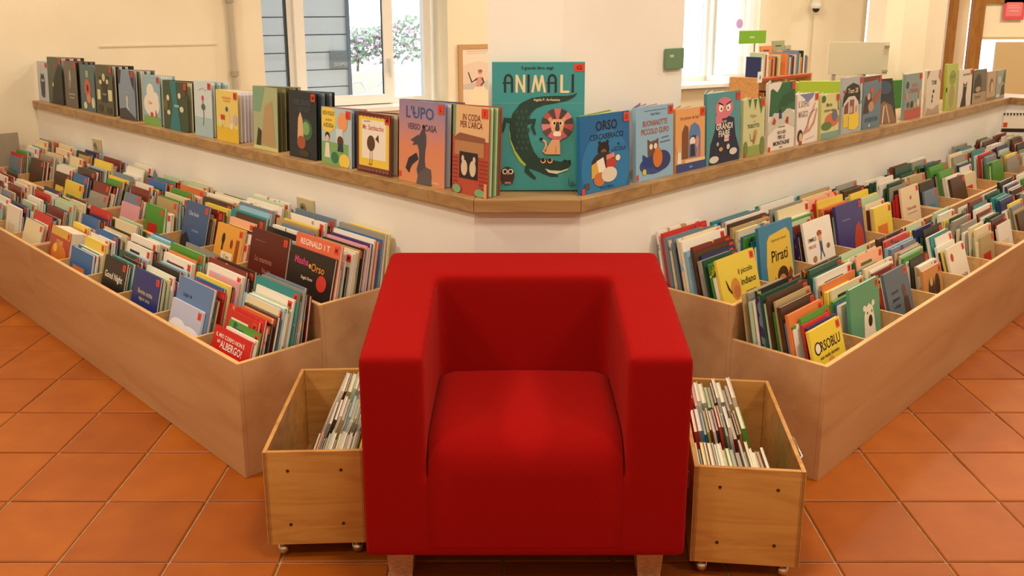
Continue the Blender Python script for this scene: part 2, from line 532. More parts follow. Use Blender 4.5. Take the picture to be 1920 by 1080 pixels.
# pipe, wall joint and poster on the back wall
pp = MB().tube([(.937, -.03, -.03), (.937, -.03, 3.3)], .022, M('#b9b09c', .5), 10)
for z in (1.0, 1.52, 2.4): pp.lathe([(.03, z), (.03, z + .035)], M('#a8a08e', .5), 10, Matrix.Translation((.937, -.03, 0)))
tag(pp.build('pipe', loc=(B0.x, B0.y, 0), rot=(0, 0, RB), smooth=False), 'thin grey vertical pipe on the cream wall left of window', 'pipe')
tr = MB().box((.06, -.006, 1.222), (.83, 0, 1.234), M('#e2d6bd', .7)).build('trim_2', loc=(B0.x, B0.y, 0), rot=(0, 0, RB)); struct(tr, 'thin raised plaster joint on the left back wall', 'trim')
po = thing('framed_poster', 'tan framed poster with a pale dancing figure beside the window', 'poster', tuple(BK @ Vector((2.745, -.022, .62))), RB)
m_ = MB(); frame(m_, 0, .36, 0, .565, 0, .02, .035, M('#c69c6b', .5)); m_.build('poster_frame', po)
MB().box((.03, .008, .03), (.33, .018, .535), M('#f3e7d3', .6)).build('poster_sheet', po)
obj('print', art_mesh([('R', .1, .08, .9, .94, '#f0e0cb'), ('S', [(.2, .9), (.85, .9)], .006, '#b8a898'), ('S', [(.2, .87), (.7, .87)], .006, '#c8b8a8'),
                       ('P', [(.1, .36), (.9, .4), (.9, .7), (.5, .76), (.1, .7)], '#e8d2c0'), ('P', [(.1, .35), (.9, .33), (.9, .48), (.1, .42)], '#cfc5b8'),
                       ('P', [(.2, .1), (.3, .3), (.45, .4), (.62, .4), (.85, .22), (.88, .1)], '#f4e4c4'),
                       ('P', [(.44, .38), (.45, .52), (.6, .53), (.62, .38)], '#d99c92'), ('E', .55, .59, .055, .035, '#d8a48c'), ('E', .55, .61, .06, .025, '#b06a5a'),
                       ('V', [(.47, .5, .02), (.33, .45, .02), (.24, .6, .012)], '#4a3a44'), ('V', [(.6, .51, .02), (.64, .44, .02), (.56, .4, .014)], '#4a3a44')], .36, .565, .0075), po)

# ceiling over the room
cl = boxo('ceiling', (-6.2, -2.6, 3.3), (7.6, 9.4, 3.4), M('#f3efe6', .9)); struct(cl, 'white plaster ceiling', 'ceiling')

# ------------------------------------------------------------------ far room on the right
FARY = 9.2
far = MB()
far.box((2.35, FARY, -.04), (3.58, FARY + .2, 3.3), WALL)
far.box((4.5, FARY, -.04), (4.62, FARY + .2, 3.3), WALL)
far.box((3.58, FARY, -.04), (4.5, FARY + .2, .4), WALL); far.box((3.58, FARY, 2.4), (4.5, FARY + .2, 3.3), WALL)
far.box((4.62, FARY, 2.4), (7.6, FARY + .2, 3.3), WALL); far.box((4.62, FARY, -.04), (7.6, FARY + .2, .5), WALL)
struct(far.build('wall_far'), 'cream far wall of the next room', 'wall')
struct(boxo('wall_side', (7.4, 3.5, -.04), (7.6, FARY, 3.3), WALL), 'cream side wall of the next room', 'wall')
DOORW = wood_mat('door_wood', '#8a5a26', '#9c6a30', '#ab783b', (20, 20, 3), .4)
d1 = thing('door_1', 'brown wooden glazed door behind the pillar', 'door', (3.60, FARY, 0)); struct(d1)
m_ = MB(); frame(m_, .0, .88, .4, 2.4, -.06, .0, .10, DOORW); m_.build('door_frame', d1)
MB().box((.10, -.035, .5), (.78, -.03, 2.3), GLASS).build('pane', d1)
d2 = thing('door_2', 'brown wooden framed glazed screen at the far right', 'door', (4.6, FARY - .1, 0)); struct(d2)
m_ = MB(); m_.box((-.02, -.06, .4), (.1, .0, 2.6), DOORW); m_.box((.1, -.06, 1.52), (2.6, -.005, 1.58), DOORW); m_.build('door_frame', d2)
MB().box((.1, -.03, 1.19), (2.6, -.01, 1.52), M('#efe4c6', .6)).build('panel', d2)
MB().box((.1, -.06, 1.165), (2.6, -.012, 1.19), M('#c9b68e', .6)).build('rail', d2)
MB().box((.26, -.05, .5), (2.6, -.02, 1.14), M('#cbb083', .7)).build('panel', d2)
MB().box((.1, -.032, .5), (.26, -.028, 1.165), GLASS).build('pane', d2)
ps = thing('wall_notice', 'pink paper notice hanging on the cream panel at far right', 'notice', (4.88, FARY - .16, 1.36))
MB().box((0, 0, 0), (.21, .004, .34), M('#d4545a', .6)).build('notice_sheet', ps)
obj('print', art_mesh([('R', .12, .1, .88, .5, '#e07a7e'), ('S', [(.2, .4), (.7, .4)], .01, '#f3c8c4'), ('S', [(.2, .34), (.8, .34)], .01, '#f3c8c4'), ('S', [(.3, .25), (.75, .25)], .012, '#f3c8c4')], .21, .34), ps)
colm = quadprism('wall_column', [(3.128, 7.62), (3.228, 7.5), (3.43, 7.5), (3.715, 7.785), (3.715, 8.0), (3.128, 8.0)], -.04, 3.3, WALL)
struct(colm, 'cream pillar of the next room', 'pillar')
pn = thing('panel_board', 'pale grey board clipped to the pillar in the next room', 'board', (2.60, 7.42, .0))
bevel(MB().box((0, 0, .94), (.5, .012, 1.205), M('#cfc7ae', .35)).build('board', pn), .002)
MB().box((.3, .02, -.006), (.33, .05, .94), M('#b8b0a0', .4)).box((.05, .02, -.006), (.08, .05, .94), M('#b8b0a0', .4)).build('stand_post', pn)
for z in (.97, 1.17): MB().lathe([(.012, 0), (.012, .04)], CHROME, 10, Matrix.Translation((.455, -.006, z)) @ Matrix.Rotation(math.pi / 2, 4, 'Y')).build('clip', pn)
# security camera with cable
cc = thing('security_camera', 'white dome security camera on the far wall', 'camera', (3.03, FARY - .01, 1.49))
m_ = MB().box((-.03, -.06, .03), (.05, .01, .1), M('#e7e0d0', .4)).lathe([(.02, .04), (.05, .035), (.055, .0), (.045, -.02)], M('#ece6d8', .4), 16, Matrix.Translation((0, -.08, 0))); m_.build('housing', cc)
MB().lathe([(.036, -.02), (.033, -.04), (.02, -.055), (.005, -.06)], M('#20201f', .1), 14, Matrix.Translation((0, -.08, 0))).build('lens_dome', cc, smooth=True)
MB().tube([(.0, -.006, .03), (.0, -.006, -1.2)], .006, M('#d8cdb2', .6), 6).build('cable', cc)

# green signs and low green boxes
sg = thing('wall_sign', 'small green plaque on the pier beside the window', 'sign', tuple(Vector((.567, 3.398, 1.262))), A_R + .013)
bevel(MB().box((0, -.012, 0), (.115, -.001, .078), M('#6a8f6c', .45)).build('plaque', sg), .002)
obj('print', art_mesh([('R', .18, .58, .4, .7, '#c2d3bd')], .115, .078, -.0125), sg)

# ------------------------------------------------------------------ exterior seen through window 1
ext = bpy.data.objects.new('x', None)
sh = thing('shutter_gate', 'bluish slatted metal shutter outside the left window', 'shutter', (B0.x, B0.y, 0), RB)
SHM = M('#d0dbea', .5); SHD = M('#4d5c70', .6)
MB().box((.0, 1.37, -.03), (2.25, 1.39, 3.2), SHD).build('backing', sh)
zz = -.02
while zz < 3.1:
    MB().box((.0, 1.352, zz), (2.25, 1.37, zz + .148), SHM).build('slat', sh); zz += .158
MB().box((2.25, 1.33, -.03), (2.28, 1.40, 3.2), M('#64788c', .5)).build('post', sh)
MB().box((2.08, 1.335, .93), (2.28, 1.35, 1.09), M('#7a8794', .5)).build('sign_plate', sh)
obj('print', art_mesh([('T', 'DOPO', .5, .25, .2, '#c8d4dc', .7)], .2, .16, -.001), sh).matrix_local = Matrix.Translation((2.08, 1.334, .93))
gd = boxo('ground_outside', (-8, 1.2, -.03), (16, 14, -.02), M('#cfd3d4', .9), loc=(B0.x, B0.y, 0), rot=(0, 0, RB)); struct(gd, 'pale paved ground outside', 'ground')
gw = boxo('garden_wall', (1.2, 4.8, -.02), (6, 5.0, .62), M('#d3d6cf', .9), loc=(B0.x, B0.y, 0), rot=(0, 0, RB)); tag(gw, 'low pale garden wall under the hedge outside', 'wall')
rk = MB()
for k in range(4):
    x = 2.3 + .35 * k
    rk.tube([(x, 3.6, -.02), (x, 3.6, .5), (x + .06, 3.6, .6), (x + .16, 3.6, .6), (x + .22, 3.6, .5), (x + .22, 3.6, -.02)], .016, M('#e4ebee', .4), 6)
tag(rk.build('bike_rack', loc=(B0.x, B0.y, 0), rot=(0, 0, RB)), 'white looped bicycle rack outside the window', 'bike rack')
hd = MB(); hr = random.Random(5)
HG = [M('#93a88c', .8), M('#a9bba0', .8), M('#d3bcc6', .8), M('#bd9ca8', .8), M('#7f9878', .8)]
for k in range(2600):
    t_ = hr.random(); a = hr.uniform(0, 6.28)
    x = 2.1 + 2.6 * t_ + hr.gauss(0, .05); z = .70 + hr.random() ** .8 * (.62 + .14 * math.sin(7 * t_)); y = 5.35 + hr.gauss(0, .13)
    r = hr.uniform(.025, .05); v1 = Vector((hr.gauss(0, 1), hr.gauss(0, 1), hr.gauss(0, 1))).normalized() * r; v2 = v1.orthogonal() * .6
    c = Vector((x, y, z)); hd.add([c - v1, c + v2, c + v1, c - v2], [(0, 1, 2, 3)], hr.choice(HG))
hg = thing('hedge', 'flowering pink and green hedge outside the window', 'hedge', (B0.x, B0.y, 0), RB)
hd.build('foliage', hg)
tk = MB()
for k in range(5): tk.tube([(2.2 + .5 * k, 5.35, -.02), (2.25 + .5 * k, 5.37, 1.0)], .02, M('#6a5a48', .9), 6)
tk.build('stem', hg)
# ------------------------------------------------------------------ stepped book browsers
ZF, ZR = .395, .515          # rims of lower and upper row
FLF, FLR = .27, .395         # compartment floors
PT = .016
PITCHX = 1 / 3.0
ORD = ['first', 'second', 'third', 'fourth', 'fifth', 'sixth', 'seventh', 'eighth', 'ninth', 'tenth', 'eleventh', 'twelfth', 'thirteenth',
       'fourteenth', 'fifteenth', 'sixteenth', 'seventeenth', 'eighteenth', 'nineteenth', 'twentieth', 'twenty-first', 'twenty-second', 'twenty-third', 'twenty-fourth', 'twenty-fifth']


def browser(w, m0, n, label):
    """stepped bin unit; m0 = distance from the armchair end, n compartments"""
    L = n * PITCHX; s = w.sgn
    root = thing('book_browser', label, 'book bin', tuple(w.P(s * m0, 0)), w.rz, 'stepped beech book browsers')

    def part(name, m_a, m_b, qa, qb, za, zb, mat=BEECH, bev=.0015):
        xa, xb = sorted((s * m_a, s * m_b))
        o = boxo(name, (xa, qa, za), (xb, qb, zb), mat, root, bev)
        return o

    qe = w.qw - .004
    part('lower_front_panel', 0, L - .001, 0, PT, 0, ZF)
    part('lower_front_edge', 0, L - .001, .0005, PT - .0005, ZF, ZF + .0015, BEECHE, 0)
    part('upper_front_panel', 0, L - .001, w.q1, w.q1 + PT, 0, ZR)
    part('upper_front_edge', 0, L - .001, w.q1 + .0005, w.q1 + PT - .0005, ZR, ZR + .0015, BEECHE, 0)
    part('lower_end_panel', .0005, PT, PT, w.q1, 0, ZF)
    part('lower_end_edge', .001, PT - .0005, PT, w.q1, ZF, ZF + .0015, BEECHE, 0)
    part('upper_end_panel', .0005, PT, w.q1 + PT, qe, 0, ZR)
    part('upper_end_edge', .001, PT - .0005, w.q1 + PT, qe, ZR, ZR + .0015, BEECHE, 0)
    part('lower_end_panel', L - PT, L - .0015, PT, w.q1, 0, ZF - .001)
    part('upper_end_panel', L - PT, L - .0015, w.q1 + PT, qe, 0, ZR - .001)
    part('lower_shelf', PT, L - PT, PT, w.q1, FLF - PT, FLF)
    part('upper_shelf', PT, L - PT, w.q1 + PT, qe, FLR - PT, FLR)
    for k in range(1, n):
        m = k * PITCHX
        part('lower_divider', m - .005, m + .005, PT, w.q1, FLF, ZF - .004, BEECHE, 0)
        part('upper_divider', m - .005, m + .005, w.q1 + PT, qe, FLR, ZR - .004, BEECHE, 0)
    return root


browser(WL, 0, 6, 'stepped beech book browser left of the red armchair, nearest the camera')
browser(WL, 2.001, 5, 'stepped beech book browser at the far left end wall')
browser(WR, 0, 6, 'stepped beech book browser right of the red armchair, nearest the camera')
browser(WR, 2.001, 6, 'stepped beech book browser at the far right end of the ledge')

# ------------------------------------------------------------------ armchair
ch = thing('armchair', 'square red fabric armchair with short pale legs', 'armchair', (.0275, 2.02, 0))
CW, AT, CB = .413, .162, .107
SB = .325
YB, YI = .635, .44
# front profile (x, z) stations: front y=0, inner back YI, rear YB ; arms rise towards the back


def profile(zt):
    return [(-CW, CB), (CW, CB), (CW, zt), (CW - AT, zt), (CW - AT, SB), (-CW + AT, SB), (-CW + AT, zt), (-CW, zt)]


z_f, z_i, z_b = .662, .735, .757
A0 = [(x, 0, z) for x, z in profile(z_f)]
A1 = [(x, YI, z) for x, z in profile(z_i)]
B1 = [(-CW, YB, CB), (CW, YB, CB), (CW, YB, z_b), (-CW, YB, z_b)]
vs = A0 + A1 + B1
fs = []
# front face split into three quads
fs += [(0, 1, 4, 5), (1, 2, 3, 4), (0, 5, 6, 7)]
sideE = [(0, 1), (1, 2), (2, 3), (3, 4), (4, 5), (5, 6), (6, 7), (7, 0)]
for a, b in sideE: fs.append((b, a, 8 + a, 8 + b))
fs.append((8 + 4, 8 + 3, 8 + 6, 8 + 5))                # inner back
fs = [f for f in fs]
fs.append((8 + 0, 16, 17, 8 + 1))                      # bottom rear
fs.append((8 + 1, 17, 18, 8 + 2)); fs.append((16, 8 + 0, 8 + 7, 19)); fs.append((17, 16, 19, 18))
fs.append((8 + 2, 18, 19, 8 + 7, 8 + 6, 8 + 3))        # back top
me = mesh('frame', vs, fs, [RED])
import bmesh
bm = bmesh.new(); bm.from_mesh(me); bmesh.ops.recalc_face_normals(bm, faces=bm.faces)
bm.to_mesh(me); bm.free()
fr_o = obj('upholstered_frame', me, ch)
rm = fr_o.modifiers.new('remesh', 'REMESH'); rm.mode = 'VOXEL'; rm.voxel_size = .0075; rm.use_smooth_shade = True
smt = fr_o.modifiers.new('soften', 'SMOOTH'); smt.factor = .5; smt.iterations = 34
me.polygons.foreach_set('use_smooth', [True] * len(me.polygons))
# seat cushion: box with rounded front falling to the front face
sx = CW - AT - .004
prof = [(YI + .02, .26), (YI + .02, .430), (YI - .02, .437), (.30, .440), (.18, .440), (.10, .437), (.055, .428), (.025, .412), (.010, .390), (.003, .362), (.0000, .345), (-.0007, .335), (-.0007, .14)]
nx = 12; vs = []; fs = []
for i in range(nx + 1):
    t = -1 + 2 * i / nx; x = sx * t
    edge = max(0, abs(t) - .82) / .18
    for (y, z) in prof:
        dz = .010 * edge ** 2 if z > .31 else 0
        dyy = .006 * edge ** 2 if y < .03 and z > .34 else 0
        crown = .006 * (1 - t * t) if z > .42 else 0
        vs.append((x, y + dyy, z - dz + crown))
n = len(prof)
for i in range(nx):
    for j in range(n - 1): fs.append((i * n + j, i * n + (j + 1) % n, (i + 1) * n + (j + 1) % n, (i + 1) * n + j))
fs.append(tuple(range(n))[::-1]); fs.append(tuple(nx * n + j for j in range(n)))
me = mesh('seat_cushion', vs, fs, [RED], smooth=True)
me.polygons.foreach_set('use_smooth', [len(p.vertices) == 4 for p in me.polygons])
bm = bmesh.new(); bm.from_mesh(me); bmesh.ops.recalc_face_normals(bm, faces=bm.faces); bm.to_mesh(me); bm.free()
so = obj('seat_cushion', me, ch)
LEGW = noise_mat('pale_leg_wood', '#b58060', '#cfa083', (60, 60, 200), 3, .5)
for (lx, ly) in ((-CW + .08, .10), (CW - .08, .10), (-CW + .08, .56), (CW - .08, .56)):
    lg = MB(); a = .038; b = .030
    lg.add([(-b, -b, 0), (b, -b, 0), (b, b, 0), (-b, b, 0), (-a, -a, .112), (a, -a, .112), (a, a, .112), (-a, a, .112)],
           [(3, 2, 1, 0), (4, 5, 6, 7), (0, 1, 5, 4), (1, 2, 6, 5), (2, 3, 7, 6), (3, 0, 4, 7)], LEGW)
    lg.build('leg', ch, loc=(lx, ly, 0))
MB().box((CW - .002, .016, .30), (CW + .004, .022, .345), M('#5a0c10', .7)).build('fabric_tag', ch)

# ------------------------------------------------------------------ book stock
PAL = {'w': ('#ece6da', 'white'), 'c': ('#e4d6b0', 'cream'), 'k': ('#2a2622', 'black'), 'n': ('#2b3566', 'navy'), 'b': ('#2f6aa8', 'blue'), 'l': ('#8fbfd6', 'light blue'),
       't': ('#2f8a8c', 'teal'), 'g': ('#4f9436', 'green'), 'm': ('#b9ceae', 'pale green'), 'e': ('#2c5340', 'dark green'), 'r': ('#c32a24', 'red'), 'd': ('#7a2a22', 'maroon'),
       'o': ('#dc7c3e', 'orange'), 'y': ('#ecd04e', 'yellow'), 'p': ('#463272', 'purple'), 'i': ('#dfa2ae', 'pink'), 's': ('#6f8296', 'slate blue'), 'a': ('#b59c6e', 'tan'),
       'u': ('#4d3526', 'dark brown'), 'q': ('#9a968a', 'grey'), 'v': ('#a6b53e', 'lime'), 'x': ('#efb08c', 'peach')}
COVER = {}


def cover_mat(code, var):
    k = (code, var)
    if k in COVER: return COVER[k]
    base = PAL[code][0]
    acc = [PAL[c][0] for c in rnd.sample([c for c in PAL if c != code], 2)]
    m, nt, b = nodes('printed_cover_' + PAL[code][1].replace(' ', '_'))
    tc = N(nt, 'ShaderNodeTexCoord'); oi = N(nt, 'ShaderNodeObjectInfo')
    comb = N(nt, 'ShaderNodeCombineXYZ'); sc_ = N(nt, 'ShaderNodeVectorMath', operation='SCALE'); add = N(nt, 'ShaderNodeVectorMath', operation='ADD')
    for q in range(3): nt.links.new(oi.outputs['Random'], comb.inputs[q])
    nt.links.new(comb.outputs[0], sc_.inputs[0]); sc_.inputs['Scale'].default_value = 40
    nt.links.new(tc.outputs['Object'], add.inputs[0]); nt.links.new(sc_.outputs[0], add.inputs[1])
    n = N(nt, 'ShaderNodeTexNoise'); n.inputs['Scale'].default_value = 16 + 5 * var; n.inputs['Detail'].default_value = 2.5
    nt.links.new(add.outputs[0], n.inputs['Vector'])
    th = .60 if var else .68
    r = ramp(nt, [(0, acc[1]), (.30 if var else .24, base), (th, acc[0])], 'CONSTANT')
    nt.links.new(n.outputs[0], r.inputs[0]); nt.links.new(r.outputs[0], b.inputs['Base Color'])
    b.inputs['Roughness'].default_value = .38; b.inputs['Specular IOR Level'].default_value = .4
    COVER[k] = m
    return m


def book_parts(mbc, mbp, w, h, t, cm, T=None, pm=None):
    ct = min(.0022, t * .2); ov = .0025
    mbc.box((0, 0, 0), (w, ct, h), cm, T); mbc.box((0, t - ct, 0), (w, t, h), cm, T); mbc.box((0, ct, 0), (ct, t - ct, h), cm, T)
    mbp.box((ct, ct, ov), (w - ov, t - ct, h - ov), pm or PAPER, T)


def make_book(w, h, t, cm, label, cat, group, M4, letter='', art=None, name='picture_book', flipspine=False, spine_tag=False):
    a, b = MB(), MB(); book_parts(a, b, w, h, t, cm)
    if spine_tag: a.box((-.0005, t * .1, .02), (0, t * .9, .05), M('#e6e0d2', .6))
    o = a.build(name); tag(o, label, cat, group); o.matrix_world = M4
    p = b.build('page_block', o)
    if letter is not None:
        s = add_sticker(o, letter, .026, (w - .021, -.0001, h - .021))
        s.rotation_euler = (0, rnd.uniform(-.06, .06), 0)
    if art:
        obj('cover_art', art_mesh(art, w, h), o)
    return o


def stack_layout(rng, depth, zs, specs):
    """specs: list of (w,h,t); returns q offset and tilt for each, leaning back, without interpenetration"""
    n = len(specs)
    tl = []
    base = math.radians(rng.uniform(9, 14))
    for i in range(n):
        base = min(max(base + math.radians(rng.uniform(-1.6, 1.5)), math.radians(6)), math.radians(18)); tl.append(base)
    tl.sort(reverse=True)
    k = 1.0
    for _ in range(60):
        q = 0; qs = []
        for i in range(n):
            w, h, t = specs[i]; t *= k
            qs.append(q)
            s = t * math.cos(tl[i])
            if i < n - 1:
                a2 = tl[i + 1]; hm = min(h, specs[i + 1][1])
                s += specs[i + 1][2] * k * math.sin(a2) * math.tan(a2) + max(0, (math.tan(tl[i]) - math.tan(a2)) * hm) + .0016
            q += s
        tot = q + specs[-1][1] * math.tan(tl[-1])
        if tot <= depth: break
        k *= .94
        if k < .7: tl = [max(a * .93, math.radians(4)) for a in tl]
    off = max(0, depth - tot) * rng.uniform(.45, .8)
    return [x + off for x in qs], tl, k


SEQ = {
    ('left', 0, 0): 'Rwgrrwkouclwmwtmqqsk', ('left', 0, 1): 'LStagrbyoriwdpqurkc', ('left', 0, 2): 'Ncgmwpkllwotgcdaq', ('left', 0, 3): 'Ksttuelwtkwcuwtlb',
    ('left', 0, 4): 'qnycBnwkblck', ('left', 0, 5): 'Otswcaumq', ('left', 1, 0): 'Kotiwkwlcakiipwobcqn', ('left', 1, 1): 'Dvmlckwwsuaycrwku', ('left', 1, 2): 'Yxwnyxutlswrwmywq',
    ('left', 1, 3): 'Suaydokyukawc', ('left', 1, 4): 'lruqnkwkrwrn', ('left', 1, 5): 'xnrwlsiwrgw',
    ('right', 0, 0): 'Ynprgwosueagumeskw', ('right', 0, 1): 'Bgtwbgcyomwle', ('right', 0, 2): 'Swrydwcwwtxecwyg', ('right', 0, 3): 'Owwckwgmqxslri', ('right', 0, 4): 'Wwglbnwuwlkcqd',
    ('right', 0, 5): 'wogmaykycgm', ('right', 1, 0): 'YwmgkeqnudlwckSs', ('right', 1, 1): 'Pwmtegbwcauwxsnb', ('right', 1, 2): 'Wkuwpdmgwcmkqenwt', ('right', 1, 3): 'nWwmdrcoyrxwcatln',
    ('right', 1, 4): 'qiwgrykewcwkebrn', ('right', 1, 5): 'xwroywqcmwsqcwi',
}
RNGC = {'left': 'wwccwkltsbnradmuqogyi', 'right': 'wwccwweegmaukqdrsynqt'}
